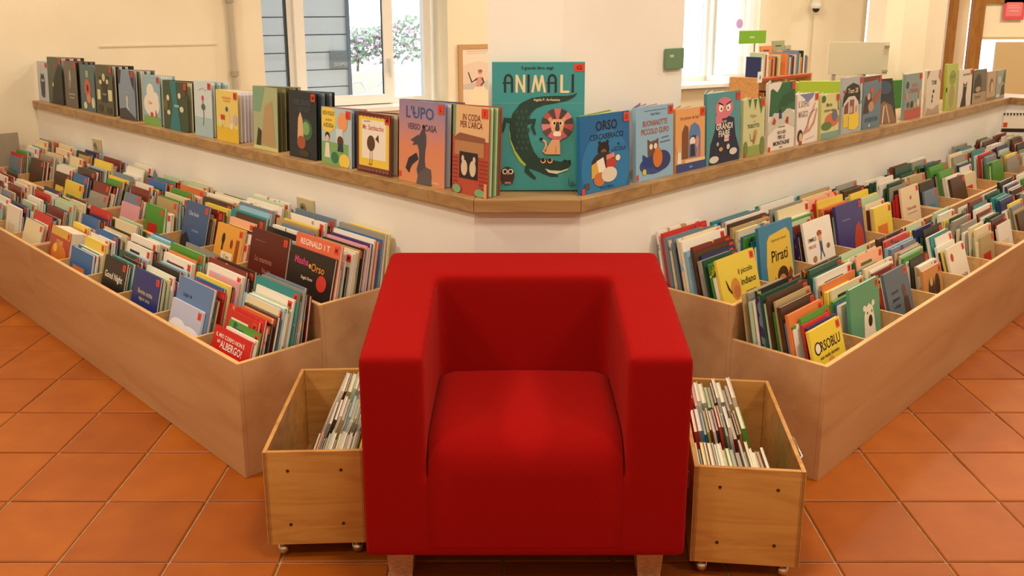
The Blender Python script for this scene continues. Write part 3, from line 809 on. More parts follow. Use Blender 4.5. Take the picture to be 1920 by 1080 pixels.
# hand-made front covers (art, w, h, t, descriptor)
INK = '#2a211c'
FRONT = {
    ('left', 0, 0): [('#c81f1c', .25, .175, .008, 'small red', [('T', 'IL MIO CORPO NON È', .46, .86, .10, '#f2e8dc', .76), ('T', 'un', .18, .73, .06, '#f2e8dc'), ('T', 'ALBERGO!', .52, .70, .15, '#f2e8dc', .58),
                                                              ('E', .78, .2, .1, .07, '#e8c89a'), ('E', .2, .2, .07, .1, '#f2e8dc')])],
    ('left', 0, 1): [('#dfe3ee', .24, .19, .009, 'small pale lavender cloudy', [('R', 0, .55, 1, 1, '#b9bfdc'), ('E', .3, .55, .25, .12, '#eef0f4'), ('E', .7, .5, .3, .12, '#eef0f4'), ('T', 'LUNA', .5, .34, .1, '#c99a6a', .4)]),
                     ('#5d7fb0', .26, .27, .016, 'slate blue wolf', [('T', 'Lupo in', .32, .78, .08, '#27335a', .45), ('T', 'Mutanda', .38, .64, .08, '#27335a', .5), ('E', .6, .2, .3, .3, '#7f98c0')])],
    ('left', 0, 2): [('#28357c', .23, .235, .010, 'dark blue night', [('T', 'Buona notte', .5, .66, .08, '#c9b878', .7), ('T', 'signor orso', .5, .54, .08, '#c9b878', .7), ('P', [(.15, 0), (.2, .2), (.32, .34), (.42, .2), (.55, .38), (.66, .2), (.9, .12), (.9, 0)], '#eceae4')])],
    ('left', 0, 3): [('#23201d', .22, .225, .010, 'black chalk-lettered', [('T', 'Good Night', .5, .66, .16, '#efe9dc', .8), ('P', [(.1, .0), (.3, .2), (.6, .12), (.9, .22), (.9, 0)], '#6a6a5a')])],
    ('left', 0, 5): [('#b8402a', .24, .21, .075, 'very thick red and yellow', [('R', 0, .82, 1, 1, '#d9b24a'), ('E', .5, .45, .4, .22, '#d98030'), ('E', .3, .55, .1, .1, '#f0cf60'), ('T', 'STORIE', .5, .7, .09, '#f3d680', .7)])],
    ('left', 1, 0): [('#2a211d', .28, .26, .010, 'black cartoon-lettered', [('T', 'Masha', .28, .84, .1, '#d8407c', .32), ('T', 'e', .48, .8, .06, '#f0d060'), ('T', 'Orso', .66, .8, .11, '#d98a3a', .3), ('E', .78, .62, .11, .11, '#cf3b2c'), ('T', 'Sogni d\'oro', .45, .62, .06, '#e6dccb', .5), ('E', .55, .2, .12, .14, '#8a8174')]),
                     ('#dd6a4a', .28, .305, .014, 'orange headed', [('T', 'REGINALD 1 T', .45, .92, .07, '#f4ead8', .7)])],
    ('left', 1, 1): [('#5c1d16', .27, .265, .012, 'maroon', [('T', 'La mamma', .4, .58, .08, '#a8705c', .5), ('T', 'ha un...', .55, .44, .08, '#a8705c', .4), ('S', [(.12, .84), (.4, .84)], .008, '#8a4a3c')])],
    ('left', 1, 2): [('#e2a03c', .22, .235, .012, 'orange silhouetted', [('E', .3, .75, .06, .1, INK), ('R', .27, .55, .33, .72, INK), ('E', .62, .7, .05, .08, '#8a3a1c'), ('R', .3, .38, .72, .54, '#efe0bc'), ('T', 'C\'era', .5, .46, .07, '#6a3a1c', .3), ('R', .78, .2, .9, .8, '#9c4a20')])],
    ('left', 1, 3): [('#3d5a86', .22, .27, .008, 'denim blue', [('T', 'Che buio', .4, .82, .07, '#b9c4d4', .5), ('T', 'in fondo', .55, .56, .05, '#93a8c4', .5), ('P', [(0, 0), (0, .4), (.2, .5), (.5, .28), (.8, .36), (1, .2), (1, 0)], '#22242c')])],
    ('right', 0, 0): [('#e6cd3f', .22, .215, .012, 'yellow', [('T', 'RSOBLU', .58, .70, .16, INK, .64), ('T', 'non vuole dormire', .5, .54, .06, INK, .75), ('E', .52, .22, .13, .24, '#c08a3c'), ('E', .52, .4, .1, .1, '#cb9648'), ('P', [(.12, 0), (.2, .18), (.3, .05), (.34, .2), (.42, 0)], '#5a7a34'), ('E', .17, .70, .1, .1, INK), ('E', .17, .70, .075, .075, '#e8e0d0')])],
    ('right', 0, 1): [('#5fa07c', .245, .27, .013, 'green polar bear', [('P', [(.3, 0), (.42, .3), (.44, .55), (.5, .66), (.62, .7), (.74, .64), (.78, .48), (.8, .3), (.92, 0)], '#efe6d2'), ('E', .46, .66, .05, .04, '#efe6d2'), ('E', .76, .68, .05, .04, '#efe6d2'),
                                                                         ('E', .64, .46, .07, .08, '#2a211c'), ('E', .55, .58, .018, .018, INK), ('E', .7, .58, .018, .018, INK), ('P', [(.6, .06), (.68, .2), (.76, .06)], '#d8ccb4')])],
    ('right', 0, 2): [('#5a6a78', .22, .245, .012, 'slate blue shepherd', [('T', 'Il piccolo', .34, .66, .07, INK, .45), ('T', 'pastore', .34, .54, .07, INK, .42), ('T', 'e il lupo', .34, .43, .07, INK, .42), ('E', .72, .62, .08, .1, '#6a4a34'), ('P', [(.58, .1), (.66, .52), (.82, .52), (.9, .1)], '#4d3526'), ('P', [(0, 0), (.1, .2), (.25, .08), (.4, .24), (.55, .05), (.8, .1), (1, .0)], '#e6e0d4')]),
                      ('#eadfca', .22, .23, .006, 'cream', [('T', 'Il coniglietto', .5, .62, .07, '#4a3a30', .7), ('S', [(.6, .5), (.85, .5)], .006, '#8a7a68')])],
    ('right', 0, 3): [('#c98a4a', .2, .19, .012, 'small orange photo', [('E', .4, .5, .18, .3, '#4d3526'), ('E', .72, .55, .14, .26, '#3a2a20'), ('E', .4, .7, .08, .1, '#dca878'), ('R', 0, 0, 1, .12, '#8a5a2a')])],
    ('right', 0, 4): [('#ece2cc', .21, .22, .010, 'white scribbled', [('T', 'MAIA MANGIA', .5, .36, .08, '#7a5040', .75), ('E', .5, .12, .3, .1, '#c8a878'), ('E', .2, .8, .08, .08, '#c83a2c')])],
    ('right', 1, 0): [('#e0c84a', .25, .255, .010, 'yellow feathered-child', [('T', 'il piccolo', .68, .74, .10, INK, .48), ('T', 'indiano', .72, .60, .10, INK, .46), ('S', [(.6, .45), (.88, .45)], .006, '#6a5a40'), ('E', .36, .54, .12, .15, '#c8843c'), ('E', .38, .5, .08, .09, '#b5703a'), ('V', [(.24, .5, .012), (.18, .58, .02), (.14, .7, .006)], INK),
                                                                              ('P', [(.28, .0), (.3, .3), (.42, .36), (.56, .22), (.6, .0)], '#3c5070'), ('S', [(.3, .12), (.56, .14)], .012, '#a8b4c0'), ('S', [(.31, .22), (.52, .24)], .012, '#a8b4c0'), ('V', [(.5, .1, .04), (.7, .06, .035), (.84, .1, .03)], '#7a4a2c'), ('E', .7, .22, .05, .07, INK)])],
    ('right', 1, 1): [('#3c82a8', .26, .30, .012, 'blue and parchment pirate', [('P', [(.2, .04), (.17, .5), (.22, .8), (.3, .86), (.8, .9), (.9, .82), (.95, .3), (.9, .04)], '#e3c04a'), ('T', '8 giorni per i piccoli', .56, .78, .045, INK, .55), ('T', 'Pirati', .56, .58, .15, INK, .5),
                                                                               ('E', .62, .3, .16, .12, '#4a2c1c'), ('E', .6, .22, .12, .1, '#c08a5a'), ('P', [(.7, .2), (.85, .38), (.92, .3), (.84, .14)], '#8a4a26'), ('S', [(.3, .1), (.4, .3)], .015, INK)])],
    ('right', 1, 2): [('#efe9dd', .24, .265, .010, 'white with running child', [('R', 0, 0, 1, .3, '#41582a'), ('T', 'DIMMELO', .25, .72, .06, '#3a3030', .3), ('T', 'PERCHÉ', .22, .62, .06, '#c05a4a', .26), ('E', .52, .78, .09, .05, '#a8503a'), ('E', .52, .7, .06, .06, '#dca078'), ('R', .48, .5, .57, .66, '#46507a'), ('S', [(.5, .5), (.44, .38)], .015, '#46507a'), ('S', [(.55, .5), (.6, .4)], .015, '#46507a'), ('E', .25, .42, .07, .05, '#b07a4a'), ('E', .78, .55, .06, .04, '#8a6a3c')])],
    ('right', 1, 3): [('#3f3c7c', .26, .275, .012, 'indigo with a red flame shape', [('P', [(.55, 0), (.58, .4), (.68, .6), (.82, .66), (.92, .5), (.95, .2), (.96, 0)], '#b8412a'), ('P', [(.68, .0), (.72, .18), (.76, .22), (.82, .0)], '#e6c23c'), ('S', [(.2, .75), (.5, .75)], .008, '#8a86b4')])],
    ('right', 1, 5): [('#e8d2ae', .22, .25, .010, 'cream and peach', [('T', 'Prima notte', .5, .58, .07, '#b0604a', .7), ('E', .5, .78, .05, .04, '#b0604a'), ('S', [(.25, .48), (.8, .48)], .008, '#a88a6a'), ('E', .75, .2, .12, .1, '#a87a4a')])],
}
LETTER = {'left': 'MLLIFFGG', 'right': 'OPPRRSST'}
CNT = [21, 19, 18, 17]
total = 0
for w in (WL, WR):
    for row in (0, 1):
        for k in range(4):
            rng = random.Random(1000 + 100 * (w.sgn + 1) + 10 * row + k)
            seq = SEQ.get((w.name, row, k), '')
            n = CNT[k]
            seq = (seq + ''.join(rng.choice(RNGC[w.name]) for _ in range(n)))[:n]
            fronts = FRONT.get((w.name, row, k), [])
            depth = (w.q1 - PT if row == 0 else w.qw - w.q1 - PT) - .008
            zf = FLF if row == 0 else FLR
            specs = []; big = 1.0 if k < 3 else .96
            for i in range(n):
                if i < len(fronts): specs.append(fronts[i][1:4]); continue
                fr_a = i / max(1, n - 1)
                h = (.18 + .095 * min(1, fr_a * 1.5) + rng.uniform(-.015, .035)) * big
                if row == 1: h += .01
                ww = min(rng.uniform(.8, 1.06) * h, .285)
                specs.append((max(ww, .195), min(h, .325), rng.choice((.005, .007, .008, .009, .010, .012, .014))))
            qs, tl, kk = stack_layout(rng, depth, zf, specs)
            wide = max(s[0] for s in specs)
            m0 = k * PITCHX; lo = (PT if k == 0 else .006) + .004; hi = PITCHX - .008 - (PT if k == 5 else 0)
            drift = rng.random()
            for i in range(n):
                ww, h, t = specs[i]; t *= kk
                a = tl[i]
                slack = hi - lo - ww
                # books tend to sit towards the aisle end of their compartment
                off = lo + slack * min(1, max(0, (.25 if w.sgn < 0 else .3) + rng.uniform(-.22, .3)))
                x0 = -(m0 + off) - ww if w.sgn < 0 else m0 + off
                q0 = (PT if row == 0 else w.q1 + PT) + .003 + qs[i]
                P = w.P(x0, q0, zf + .0005 + t * math.sin(a))
                M4 = Matrix.Translation(P) @ Matrix.Rotation(w.rz, 4, 'Z') @ Matrix.Rotation(-a, 4, 'X')
                lv = 'lower' if row == 0 else 'upper'
                if i < len(fronts):
                    hexc, _, _, _, desc, art = fronts[i]; cm = M(hexc, .38)
                    cname = desc
                else:
                    code = seq[i].lower(); cm = cover_mat(code, rng.choice((0, 0, 1))) if rng.random() < .6 else M(PAL[code][0], .38)
                    cname = PAL[code][1]; art = None
                    if rng.random() < .55:
                        dark = code in 'knbtedrpuso'
                        tc_ = rng.choice(['#efe6d2', '#e8c860', '#f0b8a0']) if dark else rng.choice(['#2a211c', '#8a2a22', '#2b3566', '#3f6a3a'])
                        art = [('E', rng.uniform(.25, .7), rng.uniform(.25, .5), rng.uniform(.12, .3), rng.uniform(.1, .22), PAL[rng.choice('wcotrgbyai')][0]),
                               ('R', rng.uniform(.12, .2), .86, rng.uniform(.5, .75), .90, tc_), ('R', .15, .78, rng.uniform(.4, .7), .81, tc_)]
                lab = '%s book, %s from front, %s %s compartment %s of armchair' % (cname, ORD[i], ORD[k], lv, w.name)
                make_book(ww, h, t, cm, lab, 'book', 'books in the stepped browsers', M4, LETTER[w.name][k] if rng.random() < .85 else None, art, spine_tag=(w.sgn > 0 and rng.random() < .5))
                total += 1
print('bin books', total)

# the farther compartments, too many to count: one object
stuff = MB()
for w, comps in ((WL, 7), (WR, 8)):
    for row in (0, 1):
        for k in range(4, 4 + comps):
            rng = random.Random(5000 + 100 * (w.sgn + 1) + 10 * row + k)
            n = rng.randint(17, 21)
            if w.sgn > 0 and row == 1 and k == 8: n = 6
            depth = (w.q1 - PT if row == 0 else w.qw - w.q1 - PT) - .008; zf = FLF if row == 0 else FLR
            fronts = FRONT.get((w.name, row, k), []) if k < 6 else []
            if k == 5 and row == 0 and w.sgn < 0: n = 11
            specs = [(rng.uniform(.18, .25), .18 + .07 * min(1, 1.5 * i / n) + rng.uniform(-.01, .045), rng.choice((.005, .007, .009, .011, .014))) for i in range(n)]
            for i, f_ in enumerate(fronts): specs[i] = f_[1:4]
            qs, tl, kk = stack_layout(rng, depth, zf, specs)
            for i in range(n):
                ww, h, t = specs[i]; t *= kk; a = tl[i]
                off = .02 + (PITCHX - .04 - ww) * rng.uniform(.1, .6)
                m0 = k * PITCHX + (.001 if k > 5 else 0)
                x0 = -(m0 + off) - ww if w.sgn < 0 else m0 + off
                q0 = (PT if row == 0 else w.q1 + PT) + .003 + qs[i]
                M4 = Matrix.Translation(w.P(x0, q0, zf + .0005 + t * math.sin(a))) @ Matrix.Rotation(w.rz, 4, 'Z') @ Matrix.Rotation(-a, 4, 'X')
                if i < len(fronts):
                    make_book(ww, h, t, M(fronts[i][0], .38), '%s book fronting %s %s compartment %s of armchair' % (fronts[i][4], ORD[k], 'lower' if row == 0 else 'upper', w.name), 'book', 'books in the stepped browsers', M4, LETTER[w.name][k], fronts[i][5])
                    continue
                book_parts(stuff, stuff, ww, h, t, M(PAL[rng.choice(RNGC[w.name])][0], .4), M4)
                if rng.random() < .8: stuff.box((ww - .034, -.0006, h - .034), (ww - .008, 0, h - .008), M('#d9452f', .5), M4)
                if rng.random() < .5: stuff.box((ww * .15, -.0004, h * .3), (ww * .7, 0, h * .6), M(PAL[rng.choice('wcotrgbyai')][0], .4), M4)
so_ = stuff.build('book_rows'); tag(so_, 'many picture books filling the far compartments of both browsers', 'books', None, 'stuff')

# ------------------------------------------------------------------ rolling crates beside the armchair
def crate(label, corner, rz, W_, D_, handle_side):
    root = thing('rolling_crate', label, 'crate', (corner[0], corner[1], 0), rz, 'rolling plywood book crates')
    z0, z1, t = .046, .326, .012
    bevel(MB().box((t, 0, z0), (W_ - t, t, z1), CRATEW).build('front_panel', root), .001)
    bevel(MB().box((t, D_ - t, z0), (W_ - t, D_, z1), CRATEW).build('rear_panel', root), .001)
    bevel(MB().box((0, 0, z0), (t - .0005, D_, z1), CRATEW).build('side_panel', root), .001)
    bevel(MB().box((W_ - t + .0005, 0, z0), (W_, D_, z1), CRATEW).build('side_panel', root), .001)
    MB().box((t, t, z0), (W_ - t, D_ - t, z0 + t), CRATE_SHADED).build('bottom_panel', root)
    EDGE = M('#8a5a2c', .6)
    for sx_ in (0, 1):           # the visible core of the plywood on the front edges
        x = .003 if sx_ == 0 else W_ - .009
        MB().box((x, -.0006, z0 + .001), (x + .002, .0, z1 - .001), EDGE).box((x + .004, -.0006, z0 + .001), (x + .006, .0, z1 - .001), EDGE).build('ply_core', root)
    for fx in (.24, .76):
        for fz in (.22, .80):
            MB().lathe([(.0045, 0), (.0045, .0012)], M('#3a2412', .6), 10, Matrix.Translation((W_ * fx, -.0001, z0 + (z1 - z0) * fz)) @ Matrix.Rotation(math.pi / 2, 4, 'X')).build('screw_hole', root)
    for (x, y) in ((.035, .03), (W_ - .035, .03), (.035, D_ - .04), (W_ - .035, D_ - .04)):
        c = MB(); T = Matrix.Translation((x, y, .0175))
        prof = [(.0175 * math.sin(math.pi * k / 8) + .0002, -.0175 * math.cos(math.pi * k / 8)) for k in range(9)]
        c.lathe(prof, CHROME, 14, T)
        c.tube([(x, y, .025), (x - .012, y + .002, .036), (x - .012, y + .002, .047)], .006, CHROME, 8)
        c.lathe([(.016, .041), (.016, .046)], CHROME, 12, Matrix.Translation((x - .008, y, 0)))
        c.build('caster', root, smooth=True)
    if handle_side:
        x = W_
        MB().tube([(x, .15, .285), (x + .018, .15, .285), (x + .022, .155, .285), (x + .022, .265, .285), (x + .018, .27, .285), (x, .27, .285)], .004, CHROME, 8).build('handle', root, smooth=True)
    return root


CR = [('plywood rolling crate of books left of the armchair', (-.682, 2.17), math.radians(2.6), .276, .565, False),
      ('plywood rolling crate with side handle right of the armchair', (.470, 2.098), math.radians(-6.0), .286, .575, True)]
CRSEQ = [['yskqwuwqwmcawmqotsou', 'swqmwlcawuq', 'swkwqmauw'], ['kqyuaumwygsuqwcwmou', 'rsbvdwkreqwduog', 'rwwmgckwqwaw']]
for ci, (lab, corner, rz, W_, D_, hs) in enumerate(CR):
    crate(lab, corner, rz, W_, D_, hs)
    TC = Matrix.Translation((corner[0], corner[1], 0)) @ Matrix.Rotation(rz, 4, 'Z')
    side = 'left' if ci == 0 else 'right'
    rng = random.Random(77 + ci)
    lean = math.radians(24) if ci == 0 else math.radians(-12)
    for ri, seq in enumerate(CRSEQ[ci]):
        y0 = (.022, .205, .375)[ri]; dep = (.165, .155, .160)[ri]; hh = (.258, .284, .30)[ri]
        # books stand on edge, spines towards the front, leaning sideways
        n = len(seq); ang = lean * rng.uniform(.93, 1.05) if ci == 0 else lean * (.8 + .25 * ri)
        ths = [rng.choice((.005, .006, .007, .009, .011)) for _ in seq]
        span = .134 if ci == 0 else (.286 - .034 - hh * math.sin(-ang))
        if ci == 0 and ri: span = .11
        kth = min(1.25, span * math.cos(ang) / (sum(ths) + .0008 * n))
        x = .0
        for i, c in enumerate(seq):
            t = ths[i] * kth; h = hh * rng.uniform(.86, 1.0); d = dep * rng.uniform(.88, 1.0)
            if ci == 0:
                # leaning against the right side; x measured from the right at floor level
                bx_ = W_ - .015 - hh * math.sin(ang) - x - t / math.cos(ang); pz = .0595 + .006
            else:
                bx_ = .014 + hh * math.sin(-ang) + x; pz = .0595
            x += t / math.cos(ang) + .0008
            # book local: x (width) -> into the crate, y (thickness) -> sideways, z up
            B = Matrix(((0, 1, 0, 0), (1, 0, 0, 0), (0, 0, 1, 0), (0, 0, 0, 1)))
            M4 = TC @ Matrix.Translation((bx_, y0 + rng.uniform(0, .01), pz)) @ Matrix.Rotation(ang, 4, 'Y')
            a_b, p_b = MB(), MB()
            ct = min(.0016, t * .2)
            cm = M(PAL[c][0], .4) if rng.random() < .6 else cover_mat(c, 0)
            a_b.box((0, 0, 0), (ct, d, h), cm); a_b.box((t - ct, 0, 0), (t, d, h), cm); a_b.box((ct, 0, 0), (t - ct, ct, h), cm)
            p_b.box((ct, ct, .002), (t - ct, d - .002, h - .002), PAPER)
            o = a_b.build('slim_book')
            tag(o, '%s slim book, %s from %s in the %s row of the %s crate' % (PAL[c][1], ORD[i], 'right' if ci == 0 else 'left', ('front', 'middle', 'rear')[ri], side), 'book', 'slim books in the rolling crates')
            o.matrix_world = M4
            p_b.build('page_block', o)
            if rng.random() < .5:
                MB().box((t * .12, -.0005, .02), (t * .88, 0, .045), M('#e9e3d6', .6)).build('spine_label', o)

# ------------------------------------------------------------------ picture books displayed open on the ledge
def grad_mat(name, stops, h):
    m, nt, b = nodes(name)
    tc = N(nt, 'ShaderNodeTexCoord'); sp = N(nt, 'ShaderNodeSeparateXYZ'); nt.links.new(tc.outputs['Object'], sp.inputs[0])
    mt = N(nt, 'ShaderNodeMath', operation='DIVIDE'); mt.inputs[1].default_value = h; nt.links.new(sp.outputs['Z'], mt.inputs[0])
    r = ramp(nt, stops); nt.links.new(mt.outputs[0], r.inputs[0]); nt.links.new(r.outputs[0], b.inputs['Base Color'])
    b.inputs['Roughness'].default_value = .35
    return m


def display_book(w, x0, width, h, cm, label, art, letter, fan=34, qoff=.045, leaves=6, pagecols=('#e9e2d2',), yaw=0, lean=2.5, z0=ZL1, backcm=None):
    P = w.P(x0, w.qw - OV + qoff, z0 + .0006)
    a = MB(); cm2 = backcm or cm
    a.box((0, 0, 0), (width, .0022, h), cm)
    T = Matrix.Rotation(math.radians(fan), 4, 'Z')
    a.box((0, 0, 0), (width, .0022, h), cm2, Matrix.Translation((0, .012, 0)) @ T)
    a.box((-.0022, 0, 0), (0, .0142, h), cm)
    o = a.build('picture_book'); tag(o, label, 'book', 'picture books displayed on the ledge')
    o.matrix_world = Matrix.Translation(P) @ Matrix.Rotation(w.rz + math.radians(yaw), 4, 'Z') @ Matrix.Rotation(-math.radians(lean), 4, 'X')
    p = MB()
    for k in range(leaves):
        f = (k + 1) / (leaves + 1); ang = math.radians(fan * f)
        p.box((.001, -.0008, .003), (width - .004, .0008 + .0012 * (k % 2), h - .003), M(pagecols[k % len(pagecols)], .7), Matrix.Translation((0, .002 + .010 * f, 0)) @ Matrix.Rotation(ang, 4, 'Z'))
    p.build('pages', o)
    if art: obj('cover_art', art_mesh(art, width, h), o)
    if letter is not None:
        add_sticker(o, letter, .03, (width - .019, -.0018, h - .02))
    return o


